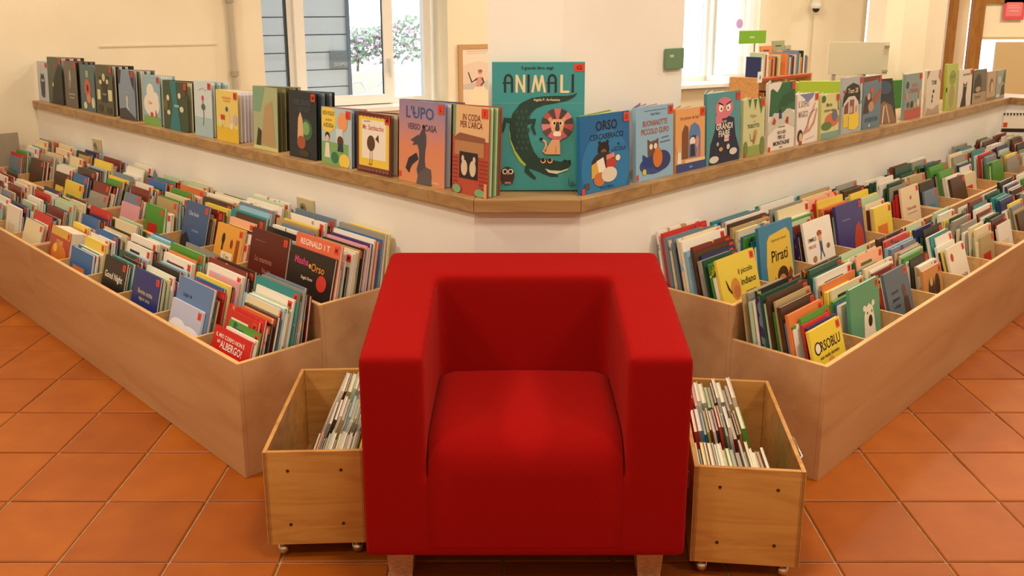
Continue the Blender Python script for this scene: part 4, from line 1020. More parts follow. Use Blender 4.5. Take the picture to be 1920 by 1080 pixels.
K = '#241f1c'
D = [
    # left wing, far to near : x0, width, h, base, label, art, letter, fan, leaves, pagecolours
    (WL, -3.86, .19, .255, '#b9c4d2', 'pale blue picture book with a dark bear, leftmost on the ledge', [('P', [(.3, .15), (.25, .5), (.35, .72), (.5, .66), (.62, .72), (.72, .5), (.66, .2), (.62, .1), (.42, .1)], '#3d4652'), ('E', .3, .84, .1, .07, '#e8b890'), ('R', .36, .5, .64, .56, '#aab4c0')], 'B', 20, 3, ('#e9e2d2',)),
    (WL, -3.66, .25, .29, '#3c4a3e', 'dark green picture book with a black hill, second from left', [('P', [(.2, 0), (.35, .45), (.6, .72), (.8, .86), (1, .8), (1, 0)], '#25292a'), ('P', [(.28, .4), (.34, .48), (.4, .42), (.34, .36)], '#c9d84a'), ('E', .55, .84, .05, .03, '#c83a2c')], 'L', 34, 5, ('#e9dcd8', '#7a3a30')),
    (WL, -3.36, .20, .278, '#5a5650', 'grey brown picture book with pale smoke and two text lines', [('E', .45, .62, .08, .2, '#b4b09c'), ('E', .42, .5, .1, .1, '#8a8878'), ('R', .3, .28, .8, .31, '#a8a498'), ('R', .36, .2, .74, .23, '#a8a498')], 'L', 34, 6, ('#3a332c', '#8a8278')),
    (WL, -3.10, .22, .268, '#3f6470', 'teal picture book with a red flower head', [('E', .5, .5, .22, .2, '#c8614a'), ('E', .5, .5, .07, .08, K), ('E', .55, .28, .15, .1, '#d98a74'), ('R', .4, .74, .6, .88, '#9cb08a'), ('E', .85, .2, .12, .12, '#dbd8b4'), ('E', .3, .12, .12, .08, '#dbd8b4')], None, 26, 5, ('#d8d2c0', '#49584e')),
    (WL, -2.86, .245, .278, '#454836', 'dark olive picture book with a pale leaved tree', [('R', .08, .3, .26, .5, '#dde0b0'), ('R', .72, .3, .95, .52, '#dde0b0'), ('P', [(.3, .25), (.36, .55), (.18, .75), (.3, .78), (.5, .62), (.7, .8), (.84, .76), (.66, .55), (.7, .25)], '#2f332c'), ('E', .3, .66, .08, .05, '#cdd2a4'), ('E', .7, .68, .08, .05, '#cdd2a4'), ('E', .5, .76, .09, .08, '#cdd2a4'), ('R', .4, .4, .62, .44, '#7a8a8a'), ('E', .24, .12, .14, .08, '#3a3c30'), ('E', .74, .1, .16, .07, '#3a3c30')], 'C', 30, 6, ('#dcd6c4', '#2c2822')),
    (WL, -2.53, .21, .268, '#7d97b4', 'dusty blue picture book with curtains and a small flying child', [('P', [(0, .7), (.1, .72), (.2, 1), (0, 1)], '#3a3844'), ('P', [(1, .6), (.84, .72), (.7, 1), (1, 1)], '#3a3844'), ('P', [(0, 0), (0, .2), (.4, .24), (1, .06), (1, 0)], '#3d4048'), ('E', .52, .42, .07, .07, '#e0c890'), ('V', [(.55, .38, .05), (.5, .28, .05), (.62, .2, .02)], '#c9d2dc'), ('S', [(.3, .55), (.7, .55)], .012, '#a8b89a')], 'S', 34, 8, ('#cfc8bc', '#5a5c4c', '#e6e0d0')),
    (WL, -2.21, .205, .256, '#8fbccd', 'sky blue picture book with a white cloud over green grass', [('R', 0, 0, 1, .18, '#7fae5c'), ('E', .45, .68, .22, .16, '#f0ece2'), ('E', .5, .42, .46, .24, '#f0ece2'), ('E', .72, .54, .22, .14, '#f0ece2'), ('E', .5, .22, .09, .05, '#b8493a'), ('E', .74, .24, .04, .08, '#b8493a'), ('T', 'Casa', .42, .46, .07, '#d98a60', .35)], 'P', 22, 5, ('#e9e2d2', '#cfe0d8')),
    (WL, -1.965, .27, .242, '#2c4a36', 'dark green jungle picture book with a teal stream', [('P', [(.3, 1), (.55, 1), (.6, .5), (.7, 0), (.25, 0), (.4, .5)], '#2b7f88'), ('E', .2, .65, .06, .06, '#dfe0c4'), ('E', .68, .72, .06, .06, '#dfe0c4'), ('E', .22, .35, .07, .05, '#dfe0c4'), ('E', .76, .45, .08, .06, '#dfe0c4'), ('E', .1, .5, .1, .12, '#6d6a44'), ('E', .84, .8, .12, .1, '#5c4a2e'), ('R', .46, .48, .66, .53, '#8cc0c0')], 'S', 26, 4, ('#e2d9b8', '#2c2822')),
    (WL, -1.62, .175, .26, '#cfdfe6', 'pale blue picture book with one red flower stem', [('R', 0, 0, 1, .35, '#a9c8d2'), ('E', .5, .7, .07, .05, '#d0465a'), ('S', [(.5, .66), (.54, .4), (.5, .2)], .018, '#4a5a5c'), ('E', .52, .54, .12, .06, '#5d6c6c'), ('S', [(.3, .84), (.5, .88), (.72, .84)], .012, '#a8b4bc')], 'F', 30, 5, ('#dfe6e2', '#7fa0a4')),
    (WL, -1.40, .20, .232, '#e6d272', 'yellow picture book with small walking animals', [('R', 0, 0, 1, .28, '#e3c23c'), ('E', .25, .4, .14, .1, '#dce0a8'), ('R', .2, .42, .4, .52, '#c9402e'), ('S', [(.28, .42), (.26, .24)], .012, '#c98a5a'), ('E', .5, .64, .06, .05, '#3d5a7a'), ('S', [(.54, .6), (.62, .4), (.68, .26)], .02, '#dcd8d0'), ('E', .72, .32, .07, .06, '#e9e4dc'), ('S', [(.3, .86), (.7, .86)], .02, '#d9a05a'), ('S', [(.36, .8), (.64, .8)], .016, '#d9a05a'), ('E', .88, .46, .1, .1, '#c9b4c8')], 'E', 48, 8, ('#e8e4ea', '#dcd8e0')),
    (WL, -1.06, .20, .27, '#a9b48c', 'muted green comic book with standing animals, opened wide', [('P', [(.0, 1), (.5, 1), (.3, .6), (0, .6)], '#7fa88c'), ('P', [(.3, .1), (.5, .7), (.8, .8), (.9, .05)], '#b59a72'), ('P', [(.1, .05), (.2, .35), (.34, .3), (.3, .05)], '#3a3a2c'), ('R', 0, 0, 1, .06, '#d2d294')], None, 42, 6, ('#6d6e4c', '#8c8a64', '#44442e')),
    (WL, -.765, .20, .27, '#1f2c36', 'black night picture book with a lit masked figure', [('E', .62, .44, .24, .16, '#3d6a4c'), ('E', .62, .46, .14, .1, '#7fae6c'), ('P', [(.3, .24), (.34, .6), (.42, .7), (.5, .6), (.54, .28)], '#e0b48c'), ('E', .45, .24, .16, .1, '#a8583c'), ('T', 'NEL BUIO', .5, .84, .08, '#4a5c68', .6), ('T', 'NOI DUE', .56, .74, .06, '#4a5c68', .4), ('E', .55, .08, .2, .05, '#4a3c2c')], 'M', 26, 6, ('#23303a', '#4d6670', '#8c9aa0')),
    (WL, -.525, .20, .222, '#b4cdd8', 'light blue school picture book with a yellow speech bubble', [('R', 0, 0, .9, .4, '#7fb26c'), ('E', .22, .8, .28, .24, '#edd25a'), ('T', 'NON VOGLIO', .24, .9, .075, K, .4), ('T', 'andare', .24, .79, .055, '#b0703c', .3), ('T', 'A SCUOLA', .24, .69, .075, K, .34), ('E', .72, .78, .16, .16, '#eda06c'), ('R', .5, .4, .72, .65, '#d2dfe4'), ('E', .2, .5, .08, .07, '#2f2826'), ('E', .2, .46, .06, .06, '#e8c0a0'), ('P', [(.1, .12), (.14, .38), (.26, .38), (.3, .12)], '#e6e2d8'), ('E', .64, .44, .1, .09, '#5a3c2e'), ('P', [(.54, .26), (.58, .4), (.72, .4), (.74, .26)], '#2f3a5a'), ('E', .78, .1, .18, .13, '#edd25a'), ('E', .45, .14, .12, .1, '#3d7a5c')], 'L', 20, 5, ('#9cb0c4', '#4c5878')),
    (WL, -.285, .205, .224, '#6d2f30', 'white and yellow picture book with a scalloped maroon border', [('R', .05, .05, .95, .96, '#ecce4c'), ('R', .14, .24, .86, .88, '#efe9de'), ('R', .05, .05, .95, .11, '#7a4c46'), ('T', 'Mr. Sambacche', .48, .76, .085, '#c05a4e', .62), ('S', [(.2, .85), (.4, .86)], .01, '#a89a90'), ('E', .42, .5, .12, .13, '#5c4034'), ('P', [(.55, .58), (.64, .66), (.66, .52)], '#5c4034'), ('S', [(.4, .4), (.38, .16)], .006, '#8a6a54'), ('S', [(.46, .4), (.45, .16)], .006, '#8a6a54'), ('E', .4, .15, .06, .012, '#a8583c')] +
     [('E', .08 + .105 * i, .955, .05, .022, '#6d2f30') for i in range(9)] + [('E', .08 + .105 * i, .06, .05, .022, '#8a5a50') for i in range(9)], 'M', 24, 5, ('#8a7c70', '#d6cab0')),
    (WL, -.03, .245, .288, 'GRADLUPO', 'violet to orange picture book with a grey howling wolf', [('T', "L'UPO", .46, .86, .15, '#3d5a8c', .62), ('T', 'UN', .34, .85, .035, '#3d5a8c', .1), ('T', 'VERSO', .33, .69, .075, '#4a4a60', .28), ('T', 'CASA', .7, .69, .08, '#4a4a60', .26),
                                                                                               ('V', [(.55, .68, .02), (.54, .6, .07), (.5, .5, .11), (.52, .42, .07), (.52, .3, .06), (.5, .2, .1), (.6, .05, .16)], '#4c4a56'), ('P', [(.26, .52), (.44, .6), (.42, .48), (.3, .46), (.34, .5)], '#4c4a56'), ('V', [(.42, .34, .05), (.26, .26, .06), (.2, .16, .05), (.24, .12, .01)], '#33313c'),
                                                                                               ('P', [(.4, 0), (.44, .12), (.6, .22), (.72, .2), (.74, 0)], '#5f5a5c'), ('E', .55, .7, .03, .025, K), ('R', 0, .05, .05, .12, '#d9452f'), ('T', 'orecchio', .82, .05, .03, '#f0d8c0', .2)], 'L', 22, 6, ('#9aa6c0', '#d8d8dc', '#2c2c34')),
    (WL, .258, .172, .292, '#b8503f', 'brick red picture book with two mice in a window', [('R', .05, .62, 1, 1, '#e0b88a'), ('R', .0, .66, .08, 1, '#6d9c74'), ('T', 'IN CODA', .52, .87, .075, '#6a2c28', .5), ('T', "PER L'ARCA", .52, .79, .075, '#6a2c28', .62), ('R', .06, .44, .88, .62, '#b4845c'), ('P', [(.05, .64), (.2, .69), (.9, .66), (.92, .6), (.05, .6)], '#8c5a44'), ('R', .2, .18, .72, .48, '#2b2a2c'), ('E', .34, .3, .09, .09, '#d8c8b0'), ('E', .58, .3, .09, .09, '#d8c8b0'), ('E', .3, .4, .04, .04, '#d8c8b0'), ('E', .62, .4, .04, .04, '#d8c8b0')] +
     [('R', .0, .04 + .045 * i, .16, .05 + .045 * i, '#8c342c') for i in range(9)] + [('R', .76, .04 + .045 * i, 1, .05 + .045 * i, '#8c342c') for i in range(9)] + [('E', .15, .05, .12, .05, '#7fae7c'), ('E', .8, .04, .14, .05, '#7fae7c'), ('R', .92, .0, 1, .16, '#e0a070')], 'I', 17, 6, ('#8fc27c', '#efe8d8', '#5a8a58')),
    # right wing, near to far
    (WR, -.352, .26, .258, '#1f6aa8', 'bright blue picture book with a black bear reading', [('E', .5, .3, .5, .5, '#2b7cb8'), ('T', 'ORSO', .52, .85, .13, K, .44), ('T', 'CERCABBRACCI', .52, .71, .075, K, .68), ('T', 'va', .76, .58, .035, K, .1), ('T', 'a SCUOLA', .77, .52, .06, '#2a2a3a', .3), ('E', .45, .54, .12, .1, K), ('E', .37, .63, .03, .03, K), ('E', .53, .63, .03, .03, K), ('E', .45, .5, .06, .045, '#8a5a3c'), ('E', .44, .35, .24, .16, '#33302e'), ('P', [(.2, .36), (.4, .42), (.36, .22), (.2, .18)], '#d8b04a'), ('P', [(.3, .4), (.44, .44), (.5, .24), (.36, .2)], '#efe8dc'), ('P', [(.5, .42), (.68, .4), (.72, .3), (.5, .26)], '#b8443a'), ('P', [(.5, .46), (.66, .48), (.68, .42), (.5, .4)], '#d88a7a'), ('E', .36, .16, .12, .09, '#c8784a'), ('E', .56, .2, .16, .1, '#e0d8c8'), ('E', .74, .4, .05, .04, '#efe4c0'), ('R', .06, .06, .16, .14, '#5a4c4a'), ('R', -.0, .0, .06, .08, '#d9452f'), ('T', 'Terre di Mezzo', .5, .05, .035, '#1a4a7a', .3)], 'O', 14, 5, ('#9ac04a', '#e9e2d2')),
    (WR, -.052, .225, .262, '#8fb9d8', 'light blue picture book with a reading owl and bird', [('T', 'Debi Gliori', .5, .89, .035, '#4a5a78', .3), ('S', [(.2, .94), (.8, .94)], .006, '#5a7a9c'), ('T', 'BUONANOTTE', .5, .77, .08, '#a8583c', .66), ('T', 'PICCOLO GUFO', .5, .66, .08, '#a8583c', .74), ('E', .46, .2, .38, .13, '#3a4c8c'), ('E', .66, .24, .26, .14, '#33407a'), ('P', [(.3, .3), (.29, .56), (.36, .52), (.5, .53), (.58, .56), (.57, .3)], '#6d4c44'), ('E', .38, .45, .045, .04, '#e8ddd0'), ('E', .5, .45, .045, .04, '#e8ddd0'), ('P', [(.16, .2), (.16, .36), (.3, .3), (.42, .34), (.4, .16)], '#25418c'), ('E', .56, .28, .13, .13, '#cf7a34'), ('E', .56, .38, .08, .05, '#cf7a34'), ('E', .2, .12, .05, .04, '#d8c24a'), ('S', [(.66, .55), (.86, .56)], .006, '#4a5a78'), ('S', [(.62, .49), (.9, .5)], .006, '#4a5a78'), ('R', 0, .02, .05, .1, '#d9452f')], 'B', 30, 5, ('#9a86b0', '#e4dcd4')),
    (WR, .19, .195, .236, '#e0a66a', 'peach picture book with figures under an arched door', [('T', 'Un pranzo da lupi', .46, .84, .07, '#a8503c', .7), ('P', [(.44, .2), (.44, .6), (.5, .72), (.64, .76), (.78, .7), (.84, .6), (.84, .2)], '#5b80b8'), ('P', [(.2, .2), (.2, .62), (.3, .74), (.42, .7), (.42, .2)], '#7c5038'), ('E', .6, .5, .14, .06, '#33465c'), ('E', .56, .46, .1, .07, '#e8e0d4'), ('P', [(.48, .22), (.5, .42), (.62, .42), (.66, .22)], '#33343c'), ('E', .72, .44, .06, .1, '#d89088'), ('P', [(.68, .2), (.7, .34), (.78, .34), (.8, .2)], '#c87a74'), ('E', .1, .36, .09, .06, '#d8b088'), ('P', [(.04, .14), (.06, .32), (.16, .32), (.18, .14)], '#e8e4dc'), ('R', 0, 0, 1, .13, '#3a4a86'), ('R', .3, .13, 1, .18, '#e6cfa4'), ('E', .5, .06, .06, .015, '#8a96b8')], 'P', 26, 4, ('#c8a06a', '#e6dcc8')),
    (WR, .40, .245, .278, '#4f94a0', 'teal picture book with a bald pink monster in a navy cloak', [('P', [(.06, .0), (.1, .28), (.22, .46), (.26, .62), (.5, .68), (.8, .62), (.86, .36), (.98, .16), (.98, .0)], '#232a44'), ('E', .5, .78, .26, .15, '#d8788c'), ('E', .34, .62, .1, .09, '#d8788c'), ('E', .4, .78, .07, .055, '#efe8dc'), ('E', .62, .78, .07, .055, '#efe8dc'), ('E', .41, .77, .02, .02, K), ('E', .61, .77, .02, .02, K), ('S', [(.32, .86), (.46, .82)], .012, K), ('S', [(.7, .86), (.56, .82)], .012, K), ('T', 'LE PIÙ', .5, .59, .04, '#efe8dc', .2), ('T', 'GRANDI', .5, .52, .09, '#efe8dc', .5), ('T', 'FIABE', .5, .42, .09, '#efe8dc', .44), ('R', .5, .3, .64, .38, '#e8c8c8'), ('T', 'in rima', .57, .34, .03, '#c04a4a', .12), ('E', .2, .07, .14, .05, '#d8d4cc'), ('E', .78, .14, .12, .05, '#d8d4cc'), ('E', .4, .2, .06, .03, '#c8a04a'), ('E', .62, .22, .05, .04, '#d0c8bc'), ('E', .3, .28, .04, .03, '#9ab0b8')], 'F', 30, 5, ('#e9e2d2', '#8fb8bc')),
    (WR, .672, .17, .234, '#c9cf9c', 'pale olive picture book with a small dancing monkey', [('R', 0, 0, 1, .18, '#93a45a'), ('P', [(.2, 1), (.28, .84), (.36, 1)], '#4d7a3c'), ('P', [(.46, 1), (.54, .8), (.62, 1)], '#4d7a3c'), ('P', [(.68, 1), (.82, .72), (.96, 1)], '#4d7a3c'), ('T', 'Filippo', .46, .7, .08, '#c99a7a', .5), ('T', 'e il', .5, .61, .03, '#5a5a3a', .12), ('T', 'TIGROTTO', .46, .53, .07, '#4d5a34', .56), ('E', .56, .4, .08, .06, '#c8925c'), ('V', [(.54, .36, .06), (.5, .27, .06), (.48, .2, .02)], '#b07a44'), ('V', [(.48, .26, .015), (.34, .28, .012), (.3, .4, .008)], '#8a5a34'), ('E', .1, .14, .1, .14, '#74864a'), ('E', .9, .14, .12, .18, '#74864a'), ('R', 0, 0, .08, .07, '#c0362c')], 'F', 22, 4, ('#7a3a34', '#e0dac4')),
    (WR, .875, .232, .288, '#e6e0d8', 'tall white picture book with a dark green mountain', [('P', [(.02, .52), (.06, .9), (.14, .92), (.3, .86), (.4, .92), (.48, 1), (1, 1), (1, .56), (.7, .6), (.4, .5)], '#2c6a48'), ('P', [(.3, .62), (.5, .8), (.9, .86), (1, .7), (.7, .64)], '#225538'), ('P', [(0, .42), (.2, .56), (.5, .54), (.8, .6), (1, .5), (1, .3), (.7, .38), (.3, .34), (.0, .24)], '#c9cabb'), ('E', .42, .58, .05, .03, K), ('P', [(.38, .46), (.38, .56), (.48, .56), (.5, .46)], '#33407a'), ('P', [(.12, .4), (.2, .5), (.28, .44), (.24, .38)], '#b8443a'), ('P', [(.62, .4), (.68, .48), (.76, .46), (.74, .36)], '#a83a4a'), ('S', [(.38, .34), (.62, .34)], .008, '#6a6a60'), ('T', 'SU E GIÙ', .5, .265, .06, K, .42), ('T', 'PER LE', .5, .185, .055, K, .32), ('T', 'MONTAGNE', .5, .1, .065, K, .64), ('R', .42, .03, .54, .042, '#4a4a44'), ('R', -.0, .0, .08, .07, '#d9452f')], 'S', 24, 4, ('#d8d2c8', '#3a4a4c')),
    (WR, 1.132, .20, .224, '#ebe4de', 'white picture book with a girl breathing out pink swirls', [('P', [(.1, 1), (.3, .92), (.46, .82), (.7, .9), (.8, 1)], '#7a86b0'), ('T', 'IL SOFFIO', .3, .8, .13, '#9a8a88', .5), ('T', 'MAGICO', .28, .6, .13, '#9a8a88', .44), ('V', [(.3, .2, .02), (.5, .3, .05), (.55, .48, .04), (.7, .6, .05), (.85, .8, .02)], '#d8a090'), ('V', [(.34, .2, .01), (.6, .26, .03), (.8, .4, .04), (.95, .68, .02)], '#c88a6a'), ('S', [(.32, .22), (.5, .38), (.62, .6), (.85, .66)], .01, '#8a4a5c'), ('E', .15, .17, .13, .13, '#3a2c24'), ('E', .18, .14, .08, .09, '#e0b890'), ('R', .1, .0, .24, .07, '#b0404a'), ('S', [(.4, .08), (.85, .12)], .008, '#c8b4ac')], 'S', 22, 4, ('#d8d2c8',)),
    (WR, 1.368, .185, .206, '#d6d494', 'yellow green picture book with an orange and blue landscape', [('E', .6, .4, .42, .16, '#cf7450'), ('E', .3, .28, .3, .1, '#5f7f4a'), ('R', 0, 0, 1, .14, '#7fa8a0'), ('E', .74, .5, .16, .14, '#6a7088'), ('T', 'Mario', .42, .76, .09, '#6a6a44', .4), ('T', 'prepara casa', .42, .62, .07, '#6a6a44', .7), ('E', .1, .9, .12, .08, '#4d6a44'), ('S', [(.9, .95), (.94, .6)], .02, '#6a4a2c')], 'S', 20, 3, ('#d8d2c8',)),
    (WR, 1.585, .225, .27, '#a9b4ba', 'grey picture book with a yellow tram front', [('P', [(.0, .5), (.04, .66), (.2, .84), (.5, .9), (.8, .84), (.92, .66), (.92, .5)], '#2c2c28'), ('P', [(.04, .3), (.06, .54), (.3, .66), (.6, .66), (.8, .54), (.82, .3)], '#d8cfc0'), ('P', [(.08, .32), (.1, .5), (.3, .58), (.3, .32)], '#7a4c44'), ('P', [(.36, .32), (.36, .6), (.58, .6), (.58, .32)], '#8a5a50'), ('E', .44, .42, .08, .07, '#d0a88c'), ('E', .7, .42, .06, .07, '#c09a80'), ('P', [(.06, .12), (.06, .36), (.3, .36), (.3, .12)], '#e6c636'), ('P', [(.34, .08), (.34, .34), (.84, .34), (.84, .1), (.6, .04)], '#edd03c'), ('T', 'Tram 28', .5, .76, .09, '#e6dcb4', .5), ('R', .88, .06, .92, .9, '#d8d4cc'), ('R', .84, .5, 1.0, .56, '#6d9a94'), ('R', .02, .74, .16, .78, '#c0463c')], 'T', 20, 3, ('#d8d2c8',)),
    (WR, 1.822, .215, .262, '#5b7c8e', 'blue grey picture book with children on a red slide', [('P', [(.0, .3), (.1, .62), (.4, .7), (.5, .5), (.3, .3)], '#4a3630'), ('P', [(.3, .46), (.95, .76), (1, .66), (.5, .34)], '#a8583c'), ('P', [(.0, .9), (.7, .92), (1, 1), (0, 1)], '#7a3a34'), ('E', .46, .74, .09, .07, '#c8584a'), ('E', .3, .62, .09, .07, '#d0a88c'), ('E', .44, .42, .16, .1, '#b89878'), ('T', 'AVVENTURA', .5, .17, .09, '#476878', .74), ('E', .38, .06, .05, .03, '#c8d2d6')], 'A', 22, 3, ('#d8d2c8',)),
    (WR, 2.36, .235, .246, '#7f9494', 'grey green picture book with children above a coral band', [('R', 0, 0, 1, .22, '#b8584a'), ('T', 'TUTTI', .55, .74, .1, '#c06a64', .36), ('T', 'CONTANO!', .5, .62, .1, '#c06a64', .56), ('E', .2, .32, .08, .07, '#6d4a34'), ('E', .42, .32, .08, .08, '#3a3a34'), ('E', .6, .3, .08, .07, '#c8a070'), ('E', .8, .34, .09, .09, '#d8c8a8'), ('E', .12, .76, .08, .08, '#3d4a44'), ('E', .1, .52, .08, .08, '#c88a6a'), ('E', .92, .5, .1, .12, '#b8a48c')], 'T', 22, 3, ('#d8d2c8',)),
    (WR, 2.67, .215, .248, '#d8cdbc', 'beige picture book with small dark paw marks', [('P', [(0, .8), (.2, 1), (0, 1)], '#8a6a5a'), ('P', [(1, .7), (.8, .84), (.86, 1), (1, 1)], '#a8806a'), ('T', 'TOBI', .5, .72, .1, K, .5), ('E', .5, .52, .06, .04, K), ('E', .44, .4, .04, .05, K), ('E', .42, .3, .05, .04, '#5a4a40'), ('P', [(0, 0), (.1, .16), (.5, .1), (.9, .2), (1, 0)], '#b09a88')], None, 18, 3, ('#d8d2c8',)),
    (WR, 2.98, .185, .27, '#a8b84a', 'lime picture book with an oval cat, upright', [('E', .55, .7, .3, .16, '#8a9a44'), ('E', .55, .3, .22, .26, '#a89468'), ('T', 'GATTI', .55, .72, .08, '#5a6a34', .5), ('R', .0, .4, .1, .5, K)], None, 14, 3, ('#d8d2c8',)),
    (WR, 3.19, .24, .226, '#ddd3c6', 'off-white picture book with a black sitting cat', [('P', [(.2, 0), (.34, .3), (.36, .5), (.34, .68), (.42, .6), (.54, .6), (.62, .68), (.62, .46), (.58, .3), (.64, 0)], '#23221f'), ('T', 'NASCONDINO', .56, .86, .06, '#5a4a40', .5), ('E', .42, .55, .03, .02, '#c8c0a0'), ('E', .55, .55, .03, .02, '#c8c0a0')], 'N', 18, 3, ('#d8d2c8',)),
    (WR, 3.455, .255, .212, '#4a4a36', 'dark picture book with a brown arched opening', [('R', 0, 0, 1, .32, '#a89678'), ('P', [(.1, .32), (.12, .7), (.3, .86), (.5, .86), (.62, .7), (.64, .32)], '#2a251c'), ('E', .4, .42, .2, .08, '#b09a78'), ('T', 'Inverno!', .4, .2, .12, '#7a4028', .6)], None, 16, 3, ('#d8d2c8',)),
    (WR, 3.735, .17, .188, '#b89a78', 'small tan picture book with a dim profile', [('E', .5, .5, .22, .26, '#6a5a48'), ('E', .56, .44, .14, .2, '#d0b898'), ('R', 0, .0, 1, .1, '#8a7258')], None, 14, 3, ('#d8d2c8',)),
    (WR, 3.93, .18, .186, '#8d9690', 'small grey picture book with a brown animal, last on the ledge', [('P', [(.5, .1), (.6, .4), (.9, .5), (1, .1)], '#4a3a2c'), ('P', [(.6, .6), (.9, 1), (1, 1), (1, .5)], '#4a6a54'), ('E', .3, .66, .2, .14, '#c8c4b4'), ('E', .2, .1, .2, .06, '#e0dcd0')], None, 12, 3, ('#d8d2c8',)),
]
for (w, x0, wd, h, base, lab, art, let, fan, leaves, pc) in D:
    cm = grad_mat('dusk_print', [(0, '#dc9468'), (.45, '#d98a6c'), (.8, '#a888a0'), (1, '#9484a8')], h) if base == 'GRADLUPO' else M(base, .35)
    bc = M({'#1f6aa8': '#8cb04a', '#8fb9d8': '#7a6a9c', '#b4cdd8': '#c8744c'}.get(base, base if base != 'GRADLUPO' else '#6a6a80'), .4)
    display_book(w, x0, wd, h, cm, lab, art, let, fan, .038, leaves, pc, backcm=bc)

# the slipped dark book leaning sideways, right wing
a_b, p_b = MB(), MB(); book_parts(a_b, p_b, .15, .235, .012, M('#3c4248', .35))
o = a_b.build('picture_book'); tag(o, 'dark blue picture book slipping sideways between grey green and blue grey ones', 'book', 'picture books displayed on the ledge')
o.matrix_world = Matrix.Translation(WR.P(2.10, WR.qw + .05, ZL1 + .001)) @ Matrix.Rotation(WR.rz - .25, 4, 'Z') @ Matrix.Rotation(math.radians(-12), 4, 'X')
p_b.build('page_block', o)
obj('cover_art', art_mesh([('P', [(0, 0), (.1, .4), (.4, .5), (.8, .4), (1, 0)], '#8a6a54'), ('S', [(.2, 0), (.4, .4)], .03, '#d8ccb8'), ('S', [(.6, 0), (.5, .42)], .03, '#c8b49c'), ('E', .5, .8, .4, .15, '#4a5c6c')], .15, .235), o)

# the oversized book in the middle
AW, AH = .304, .425


def az(X, Y): return ((X - 87) / 738.0, 1 - (Y - 35) / 1010.0)


TEAL, DKG, CRM = '#41999f', '#28443e', '#ead9a8'
art = [('R', .0, .684, 1, .6855, '#a8d0c4')]
DK2 = '#2c3236'; LW = .0125
for x0_ in (190, 538):
    arch = [az(x0_, 272), az(x0_, 170)] + [az(x0_ + 27 - 27 * math.cos(q), 170 - 34 * math.sin(q)) for q in (.5, 1.0, 1.57, 2.1, 2.6)] + [az(x0_ + 56, 170), az(x0_ + 56, 272)]
    art += [('S', arch, LW, DK2), ('S', [az(x0_ - 18, 197), az(x0_ + 56, 197)], .009, DK2)]
art += [('S', [az(283, 272), az(283, 134)], LW, CRM), ('S', [az(283, 140), az(342, 268)], LW, CRM), ('S', [az(342, 272), az(342, 134)], LW, CRM), ('S', [az(377, 272), az(377, 132)], LW, DK2), ('S', [az(729, 272), az(729, 130)], LW, DK2),
        ('S', [az(408, 272), az(432, 138)], LW, CRM), ('S', [az(430, 138), az(458, 262)], LW, CRM), ('S', [az(458, 262), az(485, 138)], LW, CRM), ('S', [az(484, 138), az(508, 272)], LW, CRM), ('S', [az(640, 272), az(640, 134)], LW + .002, CRM), ('S', [az(632, 266), az(702, 266)], LW, CRM)]
art += [('T', 'Il grande libro degli', .49, .951, .03, '#2c3236', .36)]
body = [(765, 272, 1), (740, 296, 9), (690, 314, 18), (600, 324, 28), (500, 334, 34), (420, 352, 44), (355, 395, 58), (312, 460, 68), (296, 540, 72), (306, 620, 74), (335, 700, 68), (375, 770, 60), (425, 825, 56), (490, 850, 52), (560, 862, 46)]
art += [('P', [az(218, 560), az(232, 660), az(265, 750), az(310, 820), az(365, 862), az(350, 820), az(300, 740), az(250, 640)], '#a9c64a')]
art += [('V', [az(x, y) + (hw / 738.0,) for x, y, hw in body], DKG)]
art += [('P', [az(470, 795), az(500, 785), az(560, 800), az(640, 815), az(680, 800), az(720, 812), az(724, 835), az(700, 865), az(640, 885), az(520, 875)], DKG), ('P', [az(440, 870), az(520, 870), az(610, 915), az(620, 935), az(560, 935), az(480, 905)], DKG)]
for i in range(7):
    for j in range(3):
        x, y = 285 + j * 38 + (i % 2) * 14, 420 + i * 48
        art += [('P', [az(x, y - 22), az(x + 14, y), az(x, y + 22), az(x - 14, y)], '#35564c')]
art += [('V', [az(250, 492) + (.028,), az(190, 482) + (.024,), az(180, 530) + (.02,), az(165, 580) + (.014,)], DKG), ('V', [az(360, 500) + (.028,), az(428, 488) + (.024,), az(408, 540) + (.02,), az(432, 600) + (.012,)], DKG), ('V', [az(375, 850) + (.03,), az(362, 885) + (.024,), az(405, 925) + (.02,), az(435, 950) + (.012,)], DKG)]
art += [('P', [az(512, 868), az(560, 885), az(640, 888), az(706, 866), az(690, 884), az(640, 900), az(606, 912), az(540, 900)], '#e9e2cc')]
art += [('E',) + az(497, 808) + (.03, .02, '#e8b07a'), ('E',) + az(552, 808) + (.03, .02, '#e8b07a'), ('E',) + az(495, 802) + (.02, .015, K), ('E',) + az(550, 802) + (.02, .015, K), ('E',) + az(672, 808) + (.016, .01, '#1c302c'), ('E',) + az(710, 810) + (.014, .01, '#1c302c')]
art += [('T', 'Ingela P. Arrhenius', .593, .708, .027, CRM, .28)]
cx, cy = 610, 517
mc = ['#4a4444', '#d9848a', '#4a4444', '#d0707a', '#5c4844', '#b05a5c', '#4a4444', '#d9848a', '#6a4a46', '#d0707a', '#4a4444', '#c8686c', '#5c4844', '#b8585c']
for i in range(14):
    a0, a1 = 2 * math.pi * i / 14, 2 * math.pi * (i + 1) / 14; am = (a0 + a1) / 2
    art += [('P', [az(cx, cy)] + [az(cx + 129 * math.cos(q), cy - 123 * math.sin(q)) for q in (a0, am, a1)], mc[i])]
